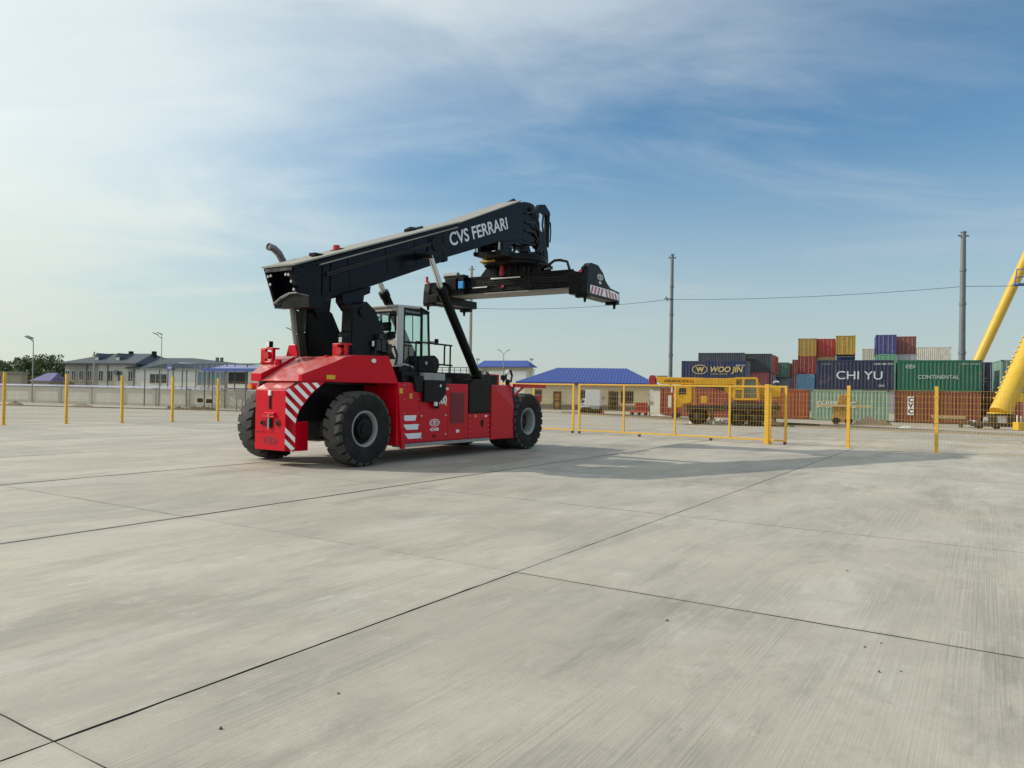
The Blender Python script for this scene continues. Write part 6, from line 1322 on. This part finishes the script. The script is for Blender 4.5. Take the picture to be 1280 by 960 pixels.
# trees
def tree(label, px_, depth, h, w, mt, seed, group='trees behind the left buildings'):
    rnd = random.Random(seed); b = gp(px_, depth); o = thing('broadleaf_tree', label, 'tree', b, rnd.uniform(0, 6), group)
    k = MB(); k.tube([(0, 0, -.2), (.1, 0, h * .25), (.05, .1, h * .5), (0, 0, h * .8)], [.35, .26, .18, .06], BARK, 8)
    for i in range(9):
        a = rnd.uniform(0, 6.28); z = h * rnd.uniform(.25, .6); k.tube([(.06, .03, z), (math.cos(a) * w * .2, math.sin(a) * w * .2, z + h * .1), (math.cos(a) * w * .38, math.sin(a) * w * .38, z + h * .2)], [.13, .08, .03], BARK, 6)
    k.build('trunk', o, smooth=True)
    k = MB(); cl = []
    for i in range(34):
        a = rnd.uniform(0, 6.28); q = rnd.random() ** .6; zf = rnd.uniform(.18, .97); rad = w * .5 * q * math.sin(math.pi * min(.97, max(.12, zf * .92 + .06))) ** .6; cl.append((math.cos(a) * rad, math.sin(a) * rad, zf * h, rnd.uniform(.55, 1.15) * w * .15))
    for cx_, cy_2, cz_, r in cl:
        for j in range(95):
            u = rnd.gauss(0, 1), rnd.gauss(0, 1), rnd.gauss(0, 1); n_ = math.sqrt(sum(x * x for x in u)) + 1e-6; rr = r * rnd.uniform(.55, 1.12)
            c = Vector((cx_ + u[0] / n_ * rr, cy_2 + u[1] / n_ * rr, cz_ + u[2] / n_ * rr * .8)); s = rnd.uniform(.12, .26)
            q1 = Vector((rnd.gauss(0, 1), rnd.gauss(0, 1), rnd.gauss(0, 1))).normalized(); q2 = q1.orthogonal().normalized(); q1, q2 = q2, q1.cross(q2)
            k.add([c - q1 * s, c + q2 * s * .6, c + q1 * s, c - q2 * s * .6], [(0, 1, 2, 3)], mt)
    cr = k.build('crown', o); cr['kind'] = 'stuff'; return o
q4, _t = mast('slim pale pole standing in front of the two storey building', 117, 441, 96, .12, .09, MASTC, False)
tree('dark rounded tree at the left edge behind the brown hut', 0, 120, 5.2, 6.5, LEAF, 1)
tree('broad dark green tree left of the leftmost lamp post', 25, 117, 5.7, 7.2, LEAF, 2)
tree('green tree between the leftmost lamp post and the two storey building', 60, 119, 6.0, 7.6, LEAF2, 3)
tree('small tree tucked against the two storey building', 80, 124, 5.3, 5.0, LEAF, 4)
tree('low dark tree filling the gap behind the leftmost lamp post', 43, 126, 5.6, 6.5, LEAF, 6)
tree('low bushy tree between the brown hut and the broad dark tree', 12, 126, 5.2, 6.0, LEAF2, 7)
tree('dark tree beyond the left edge of the picture', -35, 124, 6.4, 7.5, LEAF2, 5)

# ------------------------------------------------------------------ centre: gateway, railing building, blue roofed office
a, an, LL = frame_at(598, 663, 122, 118); zt = at_depth(630, 459, 120).z - a.z; zr = at_depth(630, 450.5, 120).z - a.z
gw = thing('gateway', 'small gateway with blue roof on cream columns beyond the reach stacker', 'gateway', a, an)
k = MB(); hip_roof(k, 0, LL, -.6, 1.6, zt, zr - zt, BROOF, .8, LL - .8, .3, .08); k.build('roof', gw)
k = MB(); k.box((0, 0, zt - .62), (LL, 1.0, zt - .002), BEIGE); k.build('beam', gw)
for x in (.1, .9, LL - .65): k = MB(); k.box((x, .02, -.1), (x + .45, .98, zt - .622), BEIGE if x != .9 else HOUSEW); k.build('column', gw)
for x in (-.2, LL + .1): k = MB(); k.bar((x, 0, zt + .5), (x, 0, zt + 1.2), .06, .06, POSTG); k.box((x - .25, -.15, zt + 1.1), (x + .25, .15, zt + 1.4), LAMPG); k.build('floodlight', gw)
a, an, LL = frame_at(608, 657, 134, 132); k = MB(); zt = at_depth(630, 461, 133).z - a.z; k.box((0, 0, 0), (LL, 6, zt), mat('white_wall_paint', (.74, .75, .73), .8)); hh = thing('shed', 'plain white building seen through the gateway', 'building', a, an); k.build('wall', hh); k = MB(); k.box((-.2, -.2, zt + .002), (LL + .2, 6.2, zt + .12), FRAMEW); k.build('roof', hh)
a, an, LL = frame_at(545, 606, 116, 114); zt = at_depth(575, 466, 115).z - a.z; zr = at_depth(575, 459, 115).z - a.z
rb = thing('shed', 'flat roofed grey building with a roof railing behind the handrail of the reach stacker', 'building', a, an); k = MB(); k.box((0, 0, 0), (LL, 6, zt), mat('grey_green_wall', (.27, .32, .31), .8)); k.build('wall', rb); k = MB(); k.box((0, -.05, zr - .12), (LL, .05, zr), POSTG); k.box((0, -.05, zr - .5), (LL, .05, zr - .42), POSTG)
for i in range(9): k.box((LL * i / 8 - .05, -.04, zt), (LL * i / 8 + .05, .04, zr - .121), POSTG)
k.build('railing', rb)
# office with blue hipped roof
D = 86.0
a, an, LL = frame_at(655, 812, D + 1.5, D - 1.5); ze = at_depth(730, 480, D).z - a.z; zr = at_depth(730, 460, D + 5).z - a.z
of = thing('office', 'long low beige office with bright blue hipped roof behind the sliding gates', 'building', a, an)
k = MB(); k.box((0, 0, -.1), (LL, 10, ze - .02), BEIGE); k.build('wall', of); k = MB(); k.box((-.05, -.06, -.1), (LL + .05, -.002, .62), PLINTH); k.build('plinth', of)
k = MB(); hip_roof(k, -.4, LL + .4, -.4, 10.4, ze, zr - ze, BROOF, LL * .22, LL * .80, .4, .16); rf = k.build('roof', of)
k = MB(); k.box((-.85, -.86, ze - .10), (LL + .85, -.80, ze + .03), mat('blue_gutter', (.02, .04, .24), .4)); k.build('gutter', rf)
for i in range(44):
    t = i / 43; x = -.8 + (LL + 1.6) * t; rx = min(max(x, LL * .22), LL * .80); 
    if abs(x - rx) > 1e-6:
        f = (x + .8) / (LL * .22 + .8) if x < rx else (LL + .8 - x) / (LL * .20 + .8)
    else: f = 1.0
    f = max(.03, f); k = MB(); z0 = ze + .165; k.bar((x, -.8, z0), (x, -.8 + 5.8 * f, z0 + (zr - ze - .16) * f), .04, .05, BROOF); k.build('roof_seam', rf)
def xo(px_): d = ray(px_, 480); k_ = d.x / d.y; X_ = Vector((math.cos(an), math.sin(an))); return (k_ * a.y - a.x) / (X_.x - k_ * X_.y)
def door(px_, w, h, bars=False):
    x = xo(px_); k = MB(); k.box((x - w / 2, -.08, .0), (x + w / 2, -.061, h), BROWNW); dd = k.build('door', of)
    k = MB(); k.box((x - w / 2 - .07, -.11, 0), (x - w / 2, -.05, h + .07), BROWNW); k.box((x + w / 2, -.11, 0), (x + w / 2 + .07, -.05, h + .07), BROWNW); k.box((x - w / 2, -.11, h), (x + w / 2, -.05, h + .07), BROWNW); k.build('door_frame', dd)
    k = MB(); k.box((x - w * .32, -.085, h * .55), (x + w * .32, -.081, h * .92), WINGL if bars else mat('amber_glass', (.35, .17, .05), .3)); k.box((x - w * .32, -.085, h * .12), (x + w * .32, -.081, h * .48), WINGL if bars else mat('amber_glass', (.35, .17, .05), .3)); k.build('door_pane', dd)
    return dd
door(697, .75, 2.0); door(767, .95, 2.15, True)
for px_, w_ in ((672.5, .8), (733, 1.2), (784, 1.3)): window(of, xo(px_), .95, w_, 1.25, 0, fm=BROWNW, bars=1)
k = MB(); k.box((xo(767) - .9, -1.2, -.1), (xo(767) + .9, -.062, .12), PLINTH); k.build('door_step', of)
k = MB(); k.box((xo(753) - .12, -.3, 1.3), (xo(753) + .12, 0, 1.6), POSTG); k.build('meter_box', of)
# paler annexe and notice boards right of the office
a3, an3, L3 = frame_at(813, 842, 82, 80); z3 = at_depth(825, 484, 81).z - a3.z
ax = thing('annexe', 'pale grey annexe between the blue roofed office and the crane truck', 'building', a3, an3); k = MB(); k.box((0, 0, -.1), (L3, 6, z3), mat('pale_grey_panel', (.42, .41, .37), .8)); k.build('wall', ax); k = MB(); k.box((-.2, -.4, z3 + .002), (L3 + .2, 6.2, z3 + .14), mat('olive_fascia', (.12, .12, .05), .7)); k.build('roof', ax); k = MB(); k.box((L3 * .68, -.05, -.1), (L3 * .92, 0, z3 - .6), mat('dark_door_timber', (.12, .10, .08), .7)); k.build('door', ax)
p = gp(812.5, 70); o = thing('signpost', 'dark pole with small notice signs beside the red cart', 'signpost', p, R(-15)); k = MB(); k.tube([(0, 0, 0), (0, 0, 2.4)], .045, POSTG, 8); k.build('pole', o)
for i, (x, z) in enumerate(((.15, 1.45), (.17, .95), (.13, 1.95))): k = MB(); k.box((x - .16, -.06, z), (x + .2, -.045, z + .38), FRAMEW if i != 1 else mat('grey_board', (.34, .33, .31), .7)); k.build('sign_plate', o)
# white box lorry
p = gp(739, 72.5); lr = thing('box_lorry', 'small white box lorry parked in front of the blue roofed office', 'lorry', p, R(-14))
k = MB(); k.box((-.75, -.85, .45), (.98, .85, .62), CHASSIS); k.build('chassis', lr)
k = MB(); k.box((-.42, -.88, .78), (.98, .88, 2.28), TRWHITE); bxm = k.build('cargo_box', lr, bevel=.015)
for i in range(10): k = MB(); k.box((-.40 + i * .145, -.905, .80), (-.37 + i * .145, -.881, 2.26), TRWHITE); k.build('box_rib', bxm)
k = MB(); k.prism_xz([(-.98, .48), (.1, .48), (.1, .98), (-.42, .98), (-.44, 1.44), (-.72, 1.42), (-.90, 1.15), (-.98, .95)], -.80, .80, TRWHITE); cb_ = k.build('driver_cab', lr, bevel=.03)
k = MB(); k.prism_xz([(-.88, 1.02), (-.50, 1.02), (-.50, 1.36), (-.72, 1.36)], -.812, -.79, WINGL); k.build('side_window', cb_)
k = MB(); k.box((-.75, -.81, .78), (-.2, -.80, .86), BLACK); k.build('cab_stripe', cb_); k = MB(); k.box((.12, -.86, .45), (.96, -.7, .96), mat('grey_tank', (.33, .35, .37), .5)); k.build('fuel_tank', lr, bevel=.04)
for x in (-.72, -.1, .35, .85):
    for s in (-1, 1): k = MB(); k.lathe_y([(0, s * .84), (.11, s * .84), (.12, s * .78), (.2, s * .84), (.23, s * .8), (.23, s * .62), (.1, s * .6)], RUBBER, 18, (x, 0, .23)); k.build('wheel', lr, smooth=True)
k = MB(); k.tube([(0, 0, 0), (0, 0, .3)], [.16, .12], REDCART, 10); k.box((-.2, -.2, 0), (.2, .2, .04), REDCART); p = gp(754, 71.5); o = k.build('marker_block', loc=p); tag(o, 'small faded red marker block at the rear of the white box lorry', 'marker')
p = gp(801, 70.0); ct = thing('red_cart', 'low faded red platform cart with an upright back before the beige office', 'cart', p, R(-16))
k = MB(); k.box((-.95, -.5, .22), (.65, .5, .42), REDCART); k.build('platform', ct, bevel=.02); k = MB(); k.box((-.52, .2, .421), (.62, .32, 1.18), REDCART)
for i in range(4): k.box((-.5 + i * .3, .12, .421), (-.42 + i * .3, .2, 1.15), REDCART)
k.box((-.52, .1, .75), (.62, .19, .82), REDCART); k.build('back_frame', ct, bevel=.01)
for x in (-.75, -.1, .5): k = MB(); k.tube([(x, -.5, .12), (x, .5, .12)], .12, RUBBER, 14); k.build('wheel', ct)
